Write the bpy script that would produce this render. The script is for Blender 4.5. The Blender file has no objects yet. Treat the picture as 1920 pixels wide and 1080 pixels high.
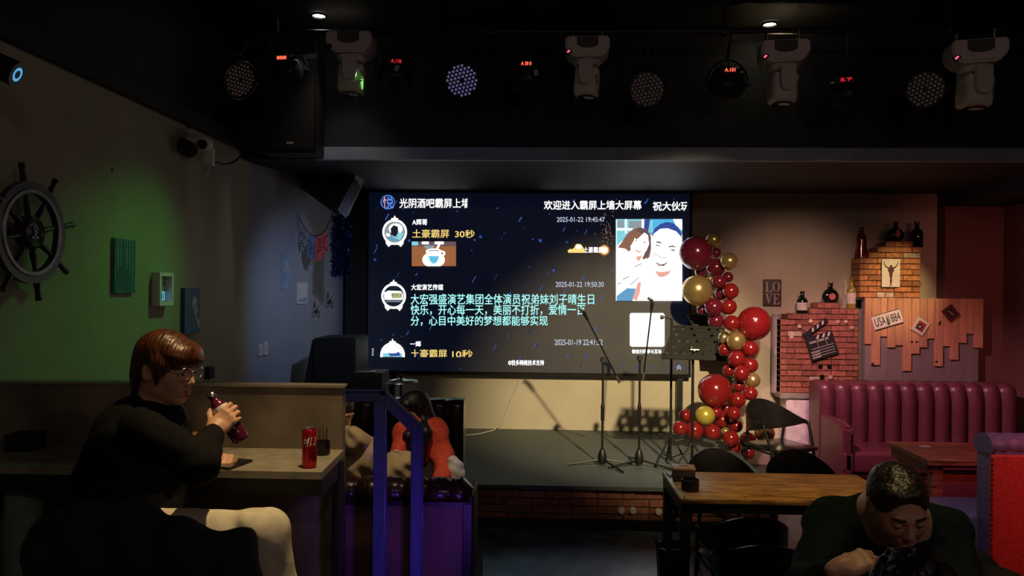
import bpy, bmesh, math, random
import numpy as np
from mathutils import Vector, Matrix, Euler
random.seed(7)
R = math.radians
PI = math.pi
scene = bpy.context.scene
COL = scene.collection

# ------------------------------------------------------------------ camera, world, lights, exposure
F = 1400.0
CAM = Vector((0.0, 0.0, 2.1))
YAW, ROLL = R(2.05), R(0.5)
_f = Vector((-math.sin(YAW), math.cos(YAW), 0)); _r0 = Vector((math.cos(YAW), math.sin(YAW), 0)); _u0 = Vector((0, 0, 1))
_r = _r0 * math.cos(ROLL) + _u0 * math.sin(ROLL)
_u = _u0 * math.cos(ROLL) - _r0 * math.sin(ROLL)
cd = bpy.data.cameras.new('camera'); cam = bpy.data.objects.new('camera', cd); COL.objects.link(cam)
cd.sensor_width = 36; cd.lens = 36 * F / 1920; cd.clip_start = .05; cd.clip_end = 60
cam.matrix_world = Matrix(((_r.x, _u.x, -_f.x, CAM.x), (_r.y, _u.y, -_f.y, CAM.y), (_r.z, _u.z, -_f.z, CAM.z), (0, 0, 0, 1)))
scene.camera = cam
scene.view_settings.view_transform = 'Standard'
scene.view_settings.look = 'None'
scene.view_settings.exposure = 0.0
scene.view_settings.gamma = 1.0
scene.view_settings.use_curve_mapping = False
w = bpy.data.worlds.new('world'); scene.world = w; w.use_nodes = True
w.node_tree.nodes['Background'].inputs[0].default_value = (.01, .012, .02, 1)
w.node_tree.nodes['Background'].inputs[1].default_value = .1

def at(px, py, Y):
    """the place-point seen at photo pixel (px, py) on the upright plane at distance Y"""
    d = _f + _r * ((px - 960) / F) + _u * (-(py - 540) / F)
    return CAM + d * (Y / d.y)
def atX(px, py, X):
    d = _f + _r * ((px - 960) / F) + _u * (-(py - 540) / F)
    return CAM + d * (X / d.x)
def atZ(px, py, Z):
    d = _f + _r * ((px - 960) / F) + _u * (-(py - 540) / F)
    return CAM + d * ((Z - CAM.z) / d.z)

def lamp(name, kind, loc, energy, color, target=None, size=.05, angle=60, blend=.5):
    l = bpy.data.lights.new(name, kind); l.energy = energy; l.color = color
    if kind in ('SPOT', 'POINT'): l.shadow_soft_size = size
    if kind == 'SPOT': l.spot_size = R(angle); l.spot_blend = blend
    if kind == 'AREA': l.shape = 'DISK'; l.size = size
    o = bpy.data.objects.new(name, l); COL.objects.link(o); o.location = loc
    if target is not None:
        o.rotation_euler = (Vector(target) - Vector(loc)).to_track_quat('-Z', 'Y').to_euler()
    return o
# ceiling spots of the bar, the LED cans that colour the walls, and added fill lamps
lamp('stage_spot', 'SPOT', (1.75, 2.3, 4.2), 2600, (1, .78, .42), (1.05, 9.0, .62), .07, 34, .9)
lamp('ceiling_spot_right', 'SPOT', (2.0, 6.3, 4.36), 110, (1, .80, .45), (1.9, 6.1, .4), .05, 42, .8)
lamp('ceiling_spot_left', 'SPOT', (-1.75, 6.3, 4.36), 18, (1, .9, .75), (-1.75, 6.3, 0), .05, 80, .8)
lamp('wall_spot', 'SPOT', (4.05, 7.0, 3.25), 170, (1, .70, .32), (4.17, 8.85, 2.12), .02, 30, .9)
lamp('wall_wash', 'SPOT', (2.4, 5.85, 3.22), 215, (1, .56, .42), (3.05, 9.1, 1.6), .12, 48, 1.0)
lamp('counter_spot', 'SPOT', (-.55, 2.75, 4.3), 300, (1, .70, .34), (-1.0, 2.9, 1.2), .03, 36, .8)
lamp('table_spot', 'SPOT', (1.35, 3.9, 4.25), 230, (1, .70, .26), (1.75, 5.15, .75), .04, 30, .8)
lamp('head_spot', 'SPOT', (1.35, 2.75, 4.2), 60, (1, .74, .34), (1.2, 2.45, 1.5), .03, 22, .7)
lamp('green_spot', 'SPOT', (-1.5, 6.1, 3.85), 230, (.22, 1.0, .20), (-2.75, 4.6, 1.3), .12, 54, 1.0)
lamp('floor_led', 'SPOT', (-.35, 2.75, .72), 15, (.26, .08, 1.0), (-.62, 3.75, .95), .03, 70, .9)
lamp('pink_spot', 'SPOT', (1.7, 6.1, 3.3), 430, (1, .42, .50), (3.75, 8.3, .8), .05, 52, .8)
lamp('red_spot', 'SPOT', (4.2, 3.0, 4.2), 320, (1, .10, .05), (4.4, 5.4, .5), .06, 46, .8)
lamp('violet_spot', 'SPOT', (2.2, 4.3, 4.2), 120, (.86, .76, 1.0), (3.4, 5.7, .6), .05, 34, .8)
lamp('fill_lamp_back', 'POINT', (.5, -1.4, 3.9), 22, (1, .80, .72), None, .15)  # unseen fill, this one and the next, added behind the camera
lamp('fill_lamp_back', 'POINT', (2.8, -1.2, 3.9), 32, (1, .74, .66), None, .15)
lamp('booth_spot', 'SPOT', (-.5, 3.4, 4.3), 190, (1, .76, .46), (-.92, 4.6, .95), .04, 24, .8)
lamp('alcove_fill_spot', 'SPOT', (-.66, 6.2, 3.2), 80, (.52, .64, 1.0), (-2.5, 8.0, 1.65), .08, 56, 1.0)  # added lamp, stands in for the screen's glow on the alcove wall
lamp('cool_floor_spot', 'SPOT', (.35, 5.0, 4.3), 150, (.45, .66, 1.0), (.3, 5.0, 0), .05, 34, .9)
lamp('red_wall_fill', 'SPOT', (4.7, 6.0, 3.0), 44, (1, .26, .19), (5.25, 8.9, 1.75), .06, 70, 1.0)  # added fill, lifts the red ambient on the far right wall


# ------------------------------------------------------------------ materials
def mat(name, col, rough=.5, metal=0.0, var=.12, scale=12.0, bump=0.0, emit=None, estr=0.0, spec=.5, alpha=None, trans=0.0, coat=0.0, sheen=0.0, stretch=None, island=0.0, detail=4.0):
    m = bpy.data.materials.new(name); m.use_nodes = True
    nt = m.node_tree; N = nt.nodes; L = nt.links
    b = N['Principled BSDF']
    b.inputs['Roughness'].default_value = rough; b.inputs['Metallic'].default_value = metal
    b.inputs['Specular IOR Level'].default_value = spec
    if trans: b.inputs['Transmission Weight'].default_value = trans
    if coat: b.inputs['Coat Weight'].default_value = coat; b.inputs['Coat Roughness'].default_value = .08
    if sheen: b.inputs['Sheen Weight'].default_value = sheen
    if emit is not None:
        b.inputs['Emission Color'].default_value = (*emit, 1); b.inputs['Emission Strength'].default_value = estr
    tc = N.new('ShaderNodeTexCoord'); mp = N.new('ShaderNodeMapping')
    L.new(tc.outputs['Object'], mp.inputs['Vector'])
    if stretch: mp.inputs['Scale'].default_value = stretch
    nz = N.new('ShaderNodeTexNoise'); nz.inputs['Scale'].default_value = scale; nz.inputs['Detail'].default_value = detail
    L.new(mp.outputs[0], nz.inputs['Vector'])
    rp = N.new('ShaderNodeValToRGB')
    lo = [max(0, c * (1 - var * 1.6)) for c in col]; hi = [min(1, c * (1 + var * 1.6)) for c in col]
    rp.color_ramp.elements[0].position = .3; rp.color_ramp.elements[1].position = .7
    rp.color_ramp.elements[0].color = (*lo, 1); rp.color_ramp.elements[1].color = (*hi, 1)
    L.new(nz.outputs['Fac'], rp.inputs['Fac'])
    out = rp.outputs['Color']
    if island:
        g = N.new('ShaderNodeNewGeometry'); hs = N.new('ShaderNodeHueSaturation')
        mr = N.new('ShaderNodeMapRange'); mr.inputs['To Min'].default_value = 1 - island; mr.inputs['To Max'].default_value = 1 + island
        L.new(g.outputs['Random Per Island'], mr.inputs['Value']); L.new(mr.outputs[0], hs.inputs['Value'])
        L.new(out, hs.inputs['Color']); out = hs.outputs['Color']
    L.new(out, b.inputs['Base Color'])
    if bump:
        bp = N.new('ShaderNodeBump'); bp.inputs['Strength'].default_value = bump; bp.inputs['Distance'].default_value = .01
        L.new(nz.outputs['Fac'], bp.inputs['Height']); L.new(bp.outputs[0], b.inputs['Normal'])
    return m
def glow(name, col, s=1.0):
    return mat(name, (0.01, 0.01, 0.01), .5, emit=col, estr=s, spec=.1)

M = {}
M['black'] = mat('black_paint', (.010, .010, .011), .6, var=.2)
M['black_metal'] = mat('black_metal', (.008, .008, .009), .42, .1, var=.15)
M['black_matte'] = mat('black_matte', (.005, .005, .005), .7, var=.15, spec=.2)
M['black_plastic'] = mat('black_plastic', (.007, .007, .008), .45, var=.15)
M['rubber'] = mat('rubber', (.012, .012, .012), .8)
M['chrome'] = mat('chrome', (.66, .66, .67), .26, 1.0, var=.05)
M['grey_metal'] = mat('grey_metal', (.16, .16, .165), .4, .7)
M['white_plastic'] = mat('white_plastic', (.74, .67, .64), .45, var=.04)
M['white_paint'] = mat('white_paint', (.55, .53, .52), .5, var=.05)
M['ceiling'] = mat('ceiling_paint', (.006, .006, .0065), .8, var=.25, scale=3)
M['wall'] = mat('wall_paint', (.47, .42, .33), .75, var=.05, scale=2.2, bump=.05)
M['wall_left'] = mat('left_wall_paint', (.34, .33, .24), .75, var=.05, scale=2.2, bump=.05)
M['wall_alcove'] = mat('alcove_paint', (.30, .32, .36), .75, var=.05, scale=2.2, bump=.05)
M['wall_red'] = mat('maroon_paint', (.16, .07, .065), .75, var=.06, scale=2.5, bump=.05)
M['soffit'] = mat('soffit_paint', (.012, .012, .016), .7, var=.15, scale=3)
M['lip'] = mat('lip_paint', (.27, .31, .40), .6, var=.08, scale=6)
M['floor'] = mat('floor_concrete', (.06, .065, .072), .36, var=.4, scale=5, bump=.15, detail=8)
M['stage'] = mat('stage_carpet', (.074, .092, .090), .6, var=.12, scale=30, bump=.15)
M['concrete'] = mat('partition_concrete', (.20, .16, .115), .55, var=.26, scale=4, bump=.05, detail=8)
M['skin'] = mat('skin', (.56, .31, .20), .5, var=.06, scale=9)
M['skin_pale'] = mat('skin_pale', (.50, .29, .22), .5, var=.06, scale=9)
M['nail'] = mat('fingernail', (.6, .36, .29), .3)
M['lip_skin'] = mat('lip_skin', (.34, .12, .10), .45)
M['eye_white'] = mat('eye_white', (.6, .58, .55), .2)
M['iris'] = mat('iris', (.03, .018, .012), .15)
M['hair_brown'] = mat('hair_brown', (.075, .024, .010), .30, var=.45, scale=14, bump=.5, stretch=(9, 1.2, 1.2), detail=6)
M['hair_black'] = mat('hair_black', (.008, .006, .0055), .42, var=.4, scale=14, bump=.5, stretch=(6, 6, 1.0))
M['hair_short'] = mat('hair_short', (.028, .020, .014), .33, var=.5, scale=45, bump=.8)
M['knit_black'] = mat('knit_black', (.0055, .0055, .006), .9, var=.2, scale=60, bump=.25, spec=.15)
M['knit_green'] = mat('knit_green', (.008, .015, .014), .9, var=.2, scale=60, bump=.3, spec=.15)
M['cream_cloth'] = mat('cream_cloth', (.58, .53, .40), .85, var=.08, scale=20, bump=.15)
M['khaki_cloth'] = mat('khaki_cloth', (.42, .31, .18), .85, var=.12, scale=12, bump=.2)
M['red_knit'] = mat('red_knit', (.62, .07, .035), .85, var=.12, scale=40, bump=.25)
M['white_cloth'] = mat('white_cloth', (.6, .56, .52), .75, var=.06, scale=14, bump=.2)
M['coat'] = mat('coat_cloth', (.008, .0075, .008), .85, var=.2, scale=20, bump=.2)
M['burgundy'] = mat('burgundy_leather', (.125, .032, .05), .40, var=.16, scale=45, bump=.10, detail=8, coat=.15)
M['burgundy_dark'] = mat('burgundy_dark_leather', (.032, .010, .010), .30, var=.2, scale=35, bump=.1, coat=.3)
M['red_leather'] = mat('red_fabric', (.52, .035, .025), .6, var=.12, scale=30, bump=.1)
M['purple_leather'] = mat('purple_leather', (.16, .11, .20), .45, var=.15, scale=40, bump=.12)
M['purple_panel'] = mat('purple_board', (.13, .055, .065), .55, var=.15, scale=3, stretch=(3, 3, .6), bump=.05)
M['wood_table'] = mat('wood_table', (.33, .17, .045), .38, var=.5, scale=6, stretch=(1.0, 9, 9), bump=.08, detail=8)
M['wood_red'] = mat('wood_red', (.22, .07, .04), .4, var=.4, scale=6, stretch=(1.0, 9, 9), bump=.08, detail=8)
M['wood_dark'] = mat('wood_dark', (.018, .012, .009), .4, var=.3, scale=6, stretch=(1, 8, 8))
M['wood_pale'] = mat('pine_plank', (.50, .27, .15), .55, var=.12, scale=6, stretch=(9, 9, .7), island=.14, bump=.05, detail=8)
M['wood_box'] = mat('wood_box', (.42, .24, .12), .5, var=.2, scale=8, stretch=(1, 6, 6))
M['chair_black'] = mat('chair_lacquer', (.012, .011, .011), .24, var=.2, coat=.2)
M['table_top_grey'] = mat('grey_laminate', (.27, .245, .19), .38, var=.12, scale=16, detail=8)
M['grey_board'] = mat('grey_board', (.19, .165, .165), .7, var=.08, scale=3, stretch=(4, 4, .6))
M['brick'] = mat('brick_red', (.29, .105, .07), .8, var=.2, scale=22, island=.28, bump=.4, detail=6)
M['brick_warm'] = mat('brick_orange', (.36, .15, .06), .8, var=.22, scale=22, island=.3, bump=.4, detail=6)
M['brick_pale'] = mat('brick_pale', (.42, .34, .26), .7, var=.2, island=.3)
M['mortar'] = mat('mortar', (.20, .095, .065), .9, var=.2, scale=30, bump=.3)
M['balloon_red'] = mat('balloon_red', (.19, .010, .012), .16, var=.05, spec=.6, coat=.3)
M['balloon_burgundy'] = mat('balloon_burgundy', (.11, .009, .024), .16, var=.05, spec=.6, coat=.3)
M['balloon_gold'] = mat('balloon_gold', (.52, .37, .16), .25, .72, var=.05)
M['balloon_yellow'] = mat('balloon_yellow', (.50, .40, .07), .28, .4, var=.05)
M['navy_tinsel'] = mat('navy_tinsel', (.02, .05, .22), .16, .9, var=.5, scale=40, island=.6)
M['can_red'] = mat('can_red', (.50, .015, .03), .22, .55, var=.05)
M['lens'] = mat('lamp_lens', (.80, .72, .74), .18, var=.1)
M['lens_violet'] = mat('violet_lamp_lens', (.35, .33, .5), .18, var=.1, emit=(.30, .25, .62), estr=.25)
M['paper'] = mat('paper', (.62, .6, .55), .7, var=.05)
M['ink'] = mat('ink', (.02, .02, .022), .6)
M['glass_dark'] = mat('bottle_dark', (.008, .010, .008), .08, var=.1, spec=.7)
M['glass_red'] = mat('bottle_red', (.11, .006, .009), .1, var=.1, spec=.7)
M['glass_yellow'] = mat('bottle_yellow', (.30, .24, .05), .1, var=.1, spec=.7)
M['label_white'] = mat('label_white', (.6, .57, .5), .6)
M['label_pink'] = mat('label_pink', (.62, .16, .15), .5)
M['label_orange'] = mat('label_orange', (.55, .12, .07), .5)
M['rail_paint'] = mat('rail_paint', (.03, .035, .15), .35, .1, var=.1)
M['led_red'] = glow('red_led', (1, .10, .05), 2.6)
M['led_dim'] = glow('red_led_dim', (1, .03, .05), .8)
M['led_magenta'] = glow('magenta_led', (1, .10, .28), 1.2)
M['led_case'] = mat('led_case', (.05, .004, .004), .3)


for k, a in dict(grey_vent=((.10, .09, .085), .7), panel_grey=((.30, .31, .34), .5), teal_board=((.08, .24, .26), .65), teal_dark=((.03, .12, .17), .65), navy_board=((.02, .09, .22), .55),
                 print_pale=((.42, .45, .45), .6), print_blue=((.20, .33, .46), .6), print_grey=((.36, .40, .44), .6), print_sketch=((.33, .33, .33), .7), flag_blue=((.14, .24, .42), .8), flag_red=((.55, .10, .09), .8),
                 tassel=((.10, .05, .035), .8), maroon=((.10, .018, .02), .5), plate_red=((.30, .03, .03), .5), plate_green=((.03, .10, .05), .5), love_board=((.055, .035, .04), .6), love_letter=((.40, .33, .30), .6),
                 slate_line=((.30, .29, .27), .6), grey_pipe=((.30, .27, .29), .5), concrete_top=((.28, .26, .23), .7), white_cab=((.78, .74, .78), .5), copper=((.30, .10, .05), .3), box_dark=((.05, .035, .03), .5),
                 pale_green=((.22, .34, .25), .6), grille=((.006, .006, .006), .8), gold_badge=((.5, .42, .2), .35), can_print=((.6, .6, .6), .4)).items():
    M[k] = mat(k, a[0], a[1])
M['drink_glass'] = mat('drink_glass', (.10, .012, .04), .08, var=.3, scale=20, spec=.8)
M['led_off'] = M['glass_dark']
M['lens_blue_glint'] = glow('blue_glint_lens', (.10, .42, .75), .9)  # blue reflection on the lens, put in as emission
M['glow_white'] = glow('white_lamp', (1, 1, .92), 14)
M['glow_warm'] = glow('warm_lamp', (1, .95, .62), 18)
M['blue_patch'] = glow('blue_patch', (.12, .50, .85), .85)
M['screen'] = mat('screen_black', (.045, .045, .047), .55, var=.15, scale=1.2, emit=(.0015, .0030, .0095), estr=1.0, spec=.4)

# ------------------------------------------------------------------ object helpers
def tag(o, label=None, cat=None, group=None, kind=None):
    if label: o['label'] = label
    if cat: o['category'] = cat
    if group: o['group'] = group
    if kind: o['kind'] = kind
    return o
def thing(name, label, cat, loc=(0, 0, 0), rz=0.0, group=None):
    o = bpy.data.objects.new(name, None); COL.objects.link(o)
    o.empty_display_size = .1
    o.location = loc; o.rotation_euler = (0, 0, rz)
    return tag(o, label, cat, group)
def inv(o):
    return (Matrix.Translation(o.location) @ o.rotation_euler.to_matrix().to_4x4() @ Matrix.Diagonal((*o.scale, 1))).inverted()
def world_of(o):
    m = Matrix.Translation(o.location) @ o.rotation_euler.to_matrix().to_4x4() @ Matrix.Diagonal((*o.scale, 1))
    return world_of(o.parent) @ m if o.parent else m
def dup(root, loc=None, rz=None, label=None, group=None, rot=None):
    r = root.copy(); COL.objects.link(r); r.scale = (1, 1, 1)
    if loc is not None: r.location = loc
    if rz is not None: r.rotation_euler = (0, 0, rz)
    if rot is not None: r.rotation_euler = rot
    if label: r['label'] = label
    if group: r['group'] = group
    for ch in list(root.children):
        c = ch.copy(); COL.objects.link(c); c.parent = r
        for g in list(ch.children):
            d = g.copy(); COL.objects.link(d); d.parent = c
    return r

def frame(p, q, up=Vector((0, 0, 1))):
    z = (Vector(q) - Vector(p)).normalized()
    x = up.cross(z)
    if x.length < 1e-4: x = Vector((1, 0, 0))
    x.normalize(); y = z.cross(x)
    return Matrix(((x.x, y.x, z.x, p[0]), (x.y, y.y, z.y, p[1]), (x.z, y.z, z.z, p[2]), (0, 0, 0, 1)))

class MB:
    def __init__(self): self.b = bmesh.new(); self.mi = 0
    def _set(self, faces):
        for f in faces: f.material_index = self.mi
    def _merge(self, verts, M4):
        for v in verts: v.co = M4 @ v.co
    def box(self, c, s, rot=None, bev=0.0, seg=2):
        old = set(self.b.faces) if self.mi else ()
        r = bmesh.ops.create_cube(self.b, size=1.0); vs = r['verts']
        m = Matrix.Translation(c)
        if rot is not None: m = m @ (rot if isinstance(rot, Matrix) else Euler(rot).to_matrix()).to_4x4()
        self._merge(vs, m @ Matrix.Diagonal((*s, 1)))
        if bev:
            es = list({e for v in vs for e in v.link_edges})
            bmesh.ops.bevel(self.b, geom=es, offset=bev, segments=seg, affect='EDGES', profile=.5)
        if self.mi:
            for f in self.b.faces:
                if f not in old: f.material_index = self.mi
        return self
    def box2(self, a, c, bev=0.0, seg=2):
        a = Vector(a); c = Vector(c)
        return self.box((a + c) / 2, [abs(x) for x in (c - a)], None, bev, seg)
    def cyl(self, p, q, r0, r1=None, seg=20, caps=True):
        r1 = r0 if r1 is None else r1
        m = frame(p, q); L = (Vector(q) - Vector(p)).length
        ring = []
        for z, r in ((0, r0), (L, r1)):
            ring.append([self.b.verts.new(m @ Vector((math.cos(2 * PI * i / seg) * r, math.sin(2 * PI * i / seg) * r, z))) for i in range(seg)])
        fs = [self.b.faces.new((ring[0][i], ring[0][(i + 1) % seg], ring[1][(i + 1) % seg], ring[1][i])) for i in range(seg)]
        if caps:
            fs.append(self.b.faces.new(ring[0][::-1])); fs.append(self.b.faces.new(ring[1]))
        self._set(fs); return self
    def bar(self, p, q, wx, wy, up=Vector((0, 0, 1)), bev=0.0):
        m = frame(p, q, up); L = (Vector(q) - Vector(p)).length
        return self.box(m @ Vector((0, 0, L / 2)), (wx, wy, L), m.to_3x3(), bev)
    def sph(self, c, r, u=24, v=16, rot=None, sc=(1, 1, 1)):
        n0 = len(self.b.faces)
        q = bmesh.ops.create_uvsphere(self.b, u_segments=u, v_segments=v, radius=1.0)
        m = Matrix.Translation(c)
        if rot is not None: m = m @ Euler(rot).to_matrix().to_4x4()
        s = r if isinstance(r, (tuple, list)) else (r * sc[0], r * sc[1], r * sc[2])
        self._merge(q['verts'], m @ Matrix.Diagonal((*s, 1)))
        self._set({f for vv in q['verts'] for f in vv.link_faces}); return self
    def sphm(self, m, s, u=12, v=8):
        r = bmesh.ops.create_uvsphere(self.b, u_segments=u, v_segments=v, radius=1.0)
        self._merge(r['verts'], m @ Matrix.Diagonal((*s, 1))); self._set({f for vv in r['verts'] for f in vv.link_faces}); return self
    def tube(self, pts, r, seg=10, closed=False, caps=True):
        pts = [Vector(p) for p in pts]; n = len(pts); rings = []
        rr = r if isinstance(r, (list, tuple)) else [r] * n
        up = Vector((0, 0, 1))
        for i, p in enumerate(pts):
            a = pts[(i - 1) % n] if (closed or i > 0) else p; c = pts[(i + 1) % n] if (closed or i < n - 1) else p
            t = (c - a).normalized()
            x = up.cross(t)
            if x.length < .05: x = Vector((1, 0, 0)).cross(t) if abs(t.x) < .9 else Vector((0, 1, 0)).cross(t)
            x.normalize(); y = t.cross(x); up = y
            rings.append([self.b.verts.new(p + x * math.cos(2 * PI * k / seg) * rr[i] + y * math.sin(2 * PI * k / seg) * rr[i]) for k in range(seg)])
        fs = []
        for i in range(n if closed else n - 1):
            A, B = rings[i], rings[(i + 1) % n]
            for k in range(seg): fs.append(self.b.faces.new((A[k], A[(k + 1) % seg], B[(k + 1) % seg], B[k])))
        if not closed and caps: fs.append(self.b.faces.new(rings[0][::-1])); fs.append(self.b.faces.new(rings[-1]))
        self._set(fs); return self
    def lathe(self, prof, c=(0, 0, 0), seg=28, rot=None, sc=(1, 1, 1)):
        m = Matrix.Translation(c)
        if rot is not None: m = m @ (rot.to_4x4() if isinstance(rot, Matrix) else Euler(rot).to_matrix().to_4x4())
        rings = []
        for r, z in prof:
            if r < 1e-5: rings.append([self.b.verts.new(m @ Vector((0, 0, z)))])
            else: rings.append([self.b.verts.new(m @ Vector((math.cos(2 * PI * k / seg) * r * sc[0], math.sin(2 * PI * k / seg) * r * sc[1], z))) for k in range(seg)])
        fs = []
        for A, B in zip(rings, rings[1:]):
            for k in range(seg):
                j = (k + 1) % seg
                if len(A) == 1 and len(B) == 1: continue
                if len(A) == 1: fs.append(self.b.faces.new((A[0], B[j], B[k])))
                elif len(B) == 1: fs.append(self.b.faces.new((A[k], A[j], B[0])))
                else: fs.append(self.b.faces.new((A[k], A[j], B[j], B[k])))
        self._set(fs); return self
    def prism(self, pts, m, depth):
        """outline pts (u, v) in matrix m's x, y plane, thick along its z"""
        A = [self.b.verts.new(m @ Vector((u, v, 0))) for u, v in pts]; B = [self.b.verts.new(m @ Vector((u, v, depth))) for u, v in pts]
        n = len(pts); fs = [self.b.faces.new(A[::-1]), self.b.faces.new(B)]
        for i in range(n): fs.append(self.b.faces.new((A[i], A[(i + 1) % n], B[(i + 1) % n], B[i])))
        self._set(fs); return self
    def sheet(self, grid, thick=0.0):
        """grid of points (rows of equal length) -> surface, with thickness when given"""
        rows = [[self.b.verts.new(p) for p in r] for r in grid]
        fs = []
        for a, b2 in zip(rows, rows[1:]):
            for i in range(len(a) - 1): fs.append(self.b.faces.new((a[i], a[i + 1], b2[i + 1], b2[i])))
        self._set(fs)
        if thick:
            bmesh.ops.recalc_face_normals(self.b, faces=fs)
            bmesh.ops.solidify(self.b, geom=fs, thickness=thick)
        return self
    def fan(self, pts):
        vs = [self.b.verts.new(p) for p in pts]
        f = self.b.faces.new(vs); self._set([f]); return self
    def build(self, name, mats, parent=None, smooth=None, world=True, label=None, sub=0):
        b = self.b
        bmesh.ops.recalc_face_normals(b, faces=b.faces[:])
        if parent is not None and world:
            b.transform(world_of(parent).inverted())
        me = bpy.data.meshes.new(name); b.to_mesh(me); b.free()
        for m in (mats if isinstance(mats, (list, tuple)) else [mats]): me.materials.append(m)
        if smooth is not None:
            me.polygons.foreach_set('use_smooth', [True] * len(me.polygons))
            if smooth < 180: me.set_sharp_from_angle(angle=R(smooth))
        o = bpy.data.objects.new(name, me); COL.objects.link(o)
        if parent is not None: o.parent = parent
        if label: o['label'] = label
        if sub:
            s = o.modifiers.new('sub', 'SUBSURF'); s.levels = sub; s.render_levels = sub
        return o

def struct(o): o['kind'] = 'structure'; return o

_txtcache = {}
def text_points(s, bold=0.0, res=3):
    key = (s, bold)
    if key not in _txtcache:
        c = bpy.data.curves.new('lettering', 'FONT'); c.body = s; c.size = 1; c.offset = bold; c.resolution_u = res
        o = bpy.data.objects.new('lettering', c); COL.objects.link(o)
        me = bpy.data.meshes.new_from_object(o.evaluated_get(bpy.context.evaluated_depsgraph_get()))
        bpy.data.objects.remove(o); bpy.data.curves.remove(c)
        _txtcache[key] = me
    return _txtcache[key]
def text(s, m, w, name, material, parent, bold=0.0, h=None, clip_u=None, clip_v=None, label=None, mi=None):
    """lettering in matrix m's x, y plane, lower left at its origin, fitted to width w (and height h)"""
    me = text_points(s, 0.0)
    b = bmesh.new(); b.from_mesh(me)
    if bold:      # heavier strokes: the same glyphs again a stroke-width aside
        for du, dv in ((bold, 0), (0, bold * .8), (bold, bold * .8)):
            n_ = len(b.verts); b.from_mesh(me); b.verts.ensure_lookup_table()
            for v in b.verts[n_:]: v.co += Vector((du, dv, 0))
    x0 = min(v.co.x for v in b.verts); x1 = max(v.co.x for v in b.verts)
    y0 = min(v.co.y for v in b.verts); y1 = max(v.co.y for v in b.verts)
    k = w / (x1 - x0); ky = h / (y1 - y0) if h else k
    for v in b.verts: v.co = Vector(((v.co.x - x0) * k, (v.co.y - y0) * ky, 0))
    if clip_u is not None: bmesh.ops.bisect_plane(b, geom=b.verts[:] + b.edges[:] + b.faces[:], plane_co=(clip_u, 0, 0), plane_no=(1, 0, 0), clear_outer=True)
    if clip_v is not None: bmesh.ops.bisect_plane(b, geom=b.verts[:] + b.edges[:] + b.faces[:], plane_co=(0, clip_v, 0), plane_no=(0, -1, 0), clear_outer=True)
    b.transform(m)
    q = MB(); q.b.free(); q.b = b
    return q.build(name, material, parent, label=label)
def facing(loc, rz=0.0, tilt=0.0):
    """matrix: x to the right, y up, z towards the viewer of an upright surface that faces -Y (rz turns it)"""
    return Matrix.Translation(loc) @ Matrix.Rotation(rz, 4, 'Z') @ Matrix(((1, 0, 0, 0), (0, 0, -1, 0), (0, 1, 0, 0), (0, 0, 0, 1))) @ Matrix.Rotation(tilt, 4, 'Z')

# ------------------------------------------------------------------ organic surfaces: blended solids turned into one continuous mesh
def _cap(p, q, r0, r1):
    p = np.array(p, float); q = np.array(q, float)
    def f(X):
        d = q - p; t = np.clip(((X - p) @ d) / max(d @ d, 1e-9), 0, 1)
        return np.linalg.norm(X - (p + t[..., None] * d), axis=-1) - (r0 + (r1 - r0) * t)
    r = max(r0, r1)
    return f, np.minimum(p, q) - r, np.maximum(p, q) + r
def _ell(c, s, rot=None):
    c = np.array(c, float); s = np.array(s, float)
    Rm = np.array(rot if isinstance(rot, Matrix) else Euler(rot).to_matrix()) if rot is not None else np.eye(3)
    def f(X):
        P = (X - c) @ Rm
        k0 = np.linalg.norm(P / s, axis=-1); k1 = np.linalg.norm(P / (s * s), axis=-1)
        return k0 * (k0 - 1) / np.maximum(k1, 1e-6)
    r = s.max()
    return f, c - r, c + r
def _rbox(c, s, rnd, rot=None):
    c = np.array(c, float); s = np.array(s, float) - rnd
    Rm = np.array(rot if isinstance(rot, Matrix) else Euler(rot).to_matrix()) if rot is not None else np.eye(3)
    def f(X):
        P = np.abs((X - c) @ Rm) - s
        return np.linalg.norm(np.maximum(P, 0), axis=-1) + np.minimum(P.max(-1), 0) - rnd
    r = np.linalg.norm(s + rnd)
    return f, c - r, c + r
def cap(p, q, r0, r1=None, k=.02): return ('+', _cap(p, q, r0, r0 if r1 is None else r1), k)
def ell(c, s, rot=None, k=.02): return ('+', _ell(c, s, rot), k)
def rbox(c, s, rnd=.01, rot=None, k=.02): return ('+', _rbox(c, s, rnd, rot), k)
def cut(prim): return ('-', prim[1], prim[2])
def chain(pts, rs, k=.02): return [cap(pts[i], pts[i + 1], rs[i], rs[i + 1], k) for i in range(len(pts) - 1)]

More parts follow.
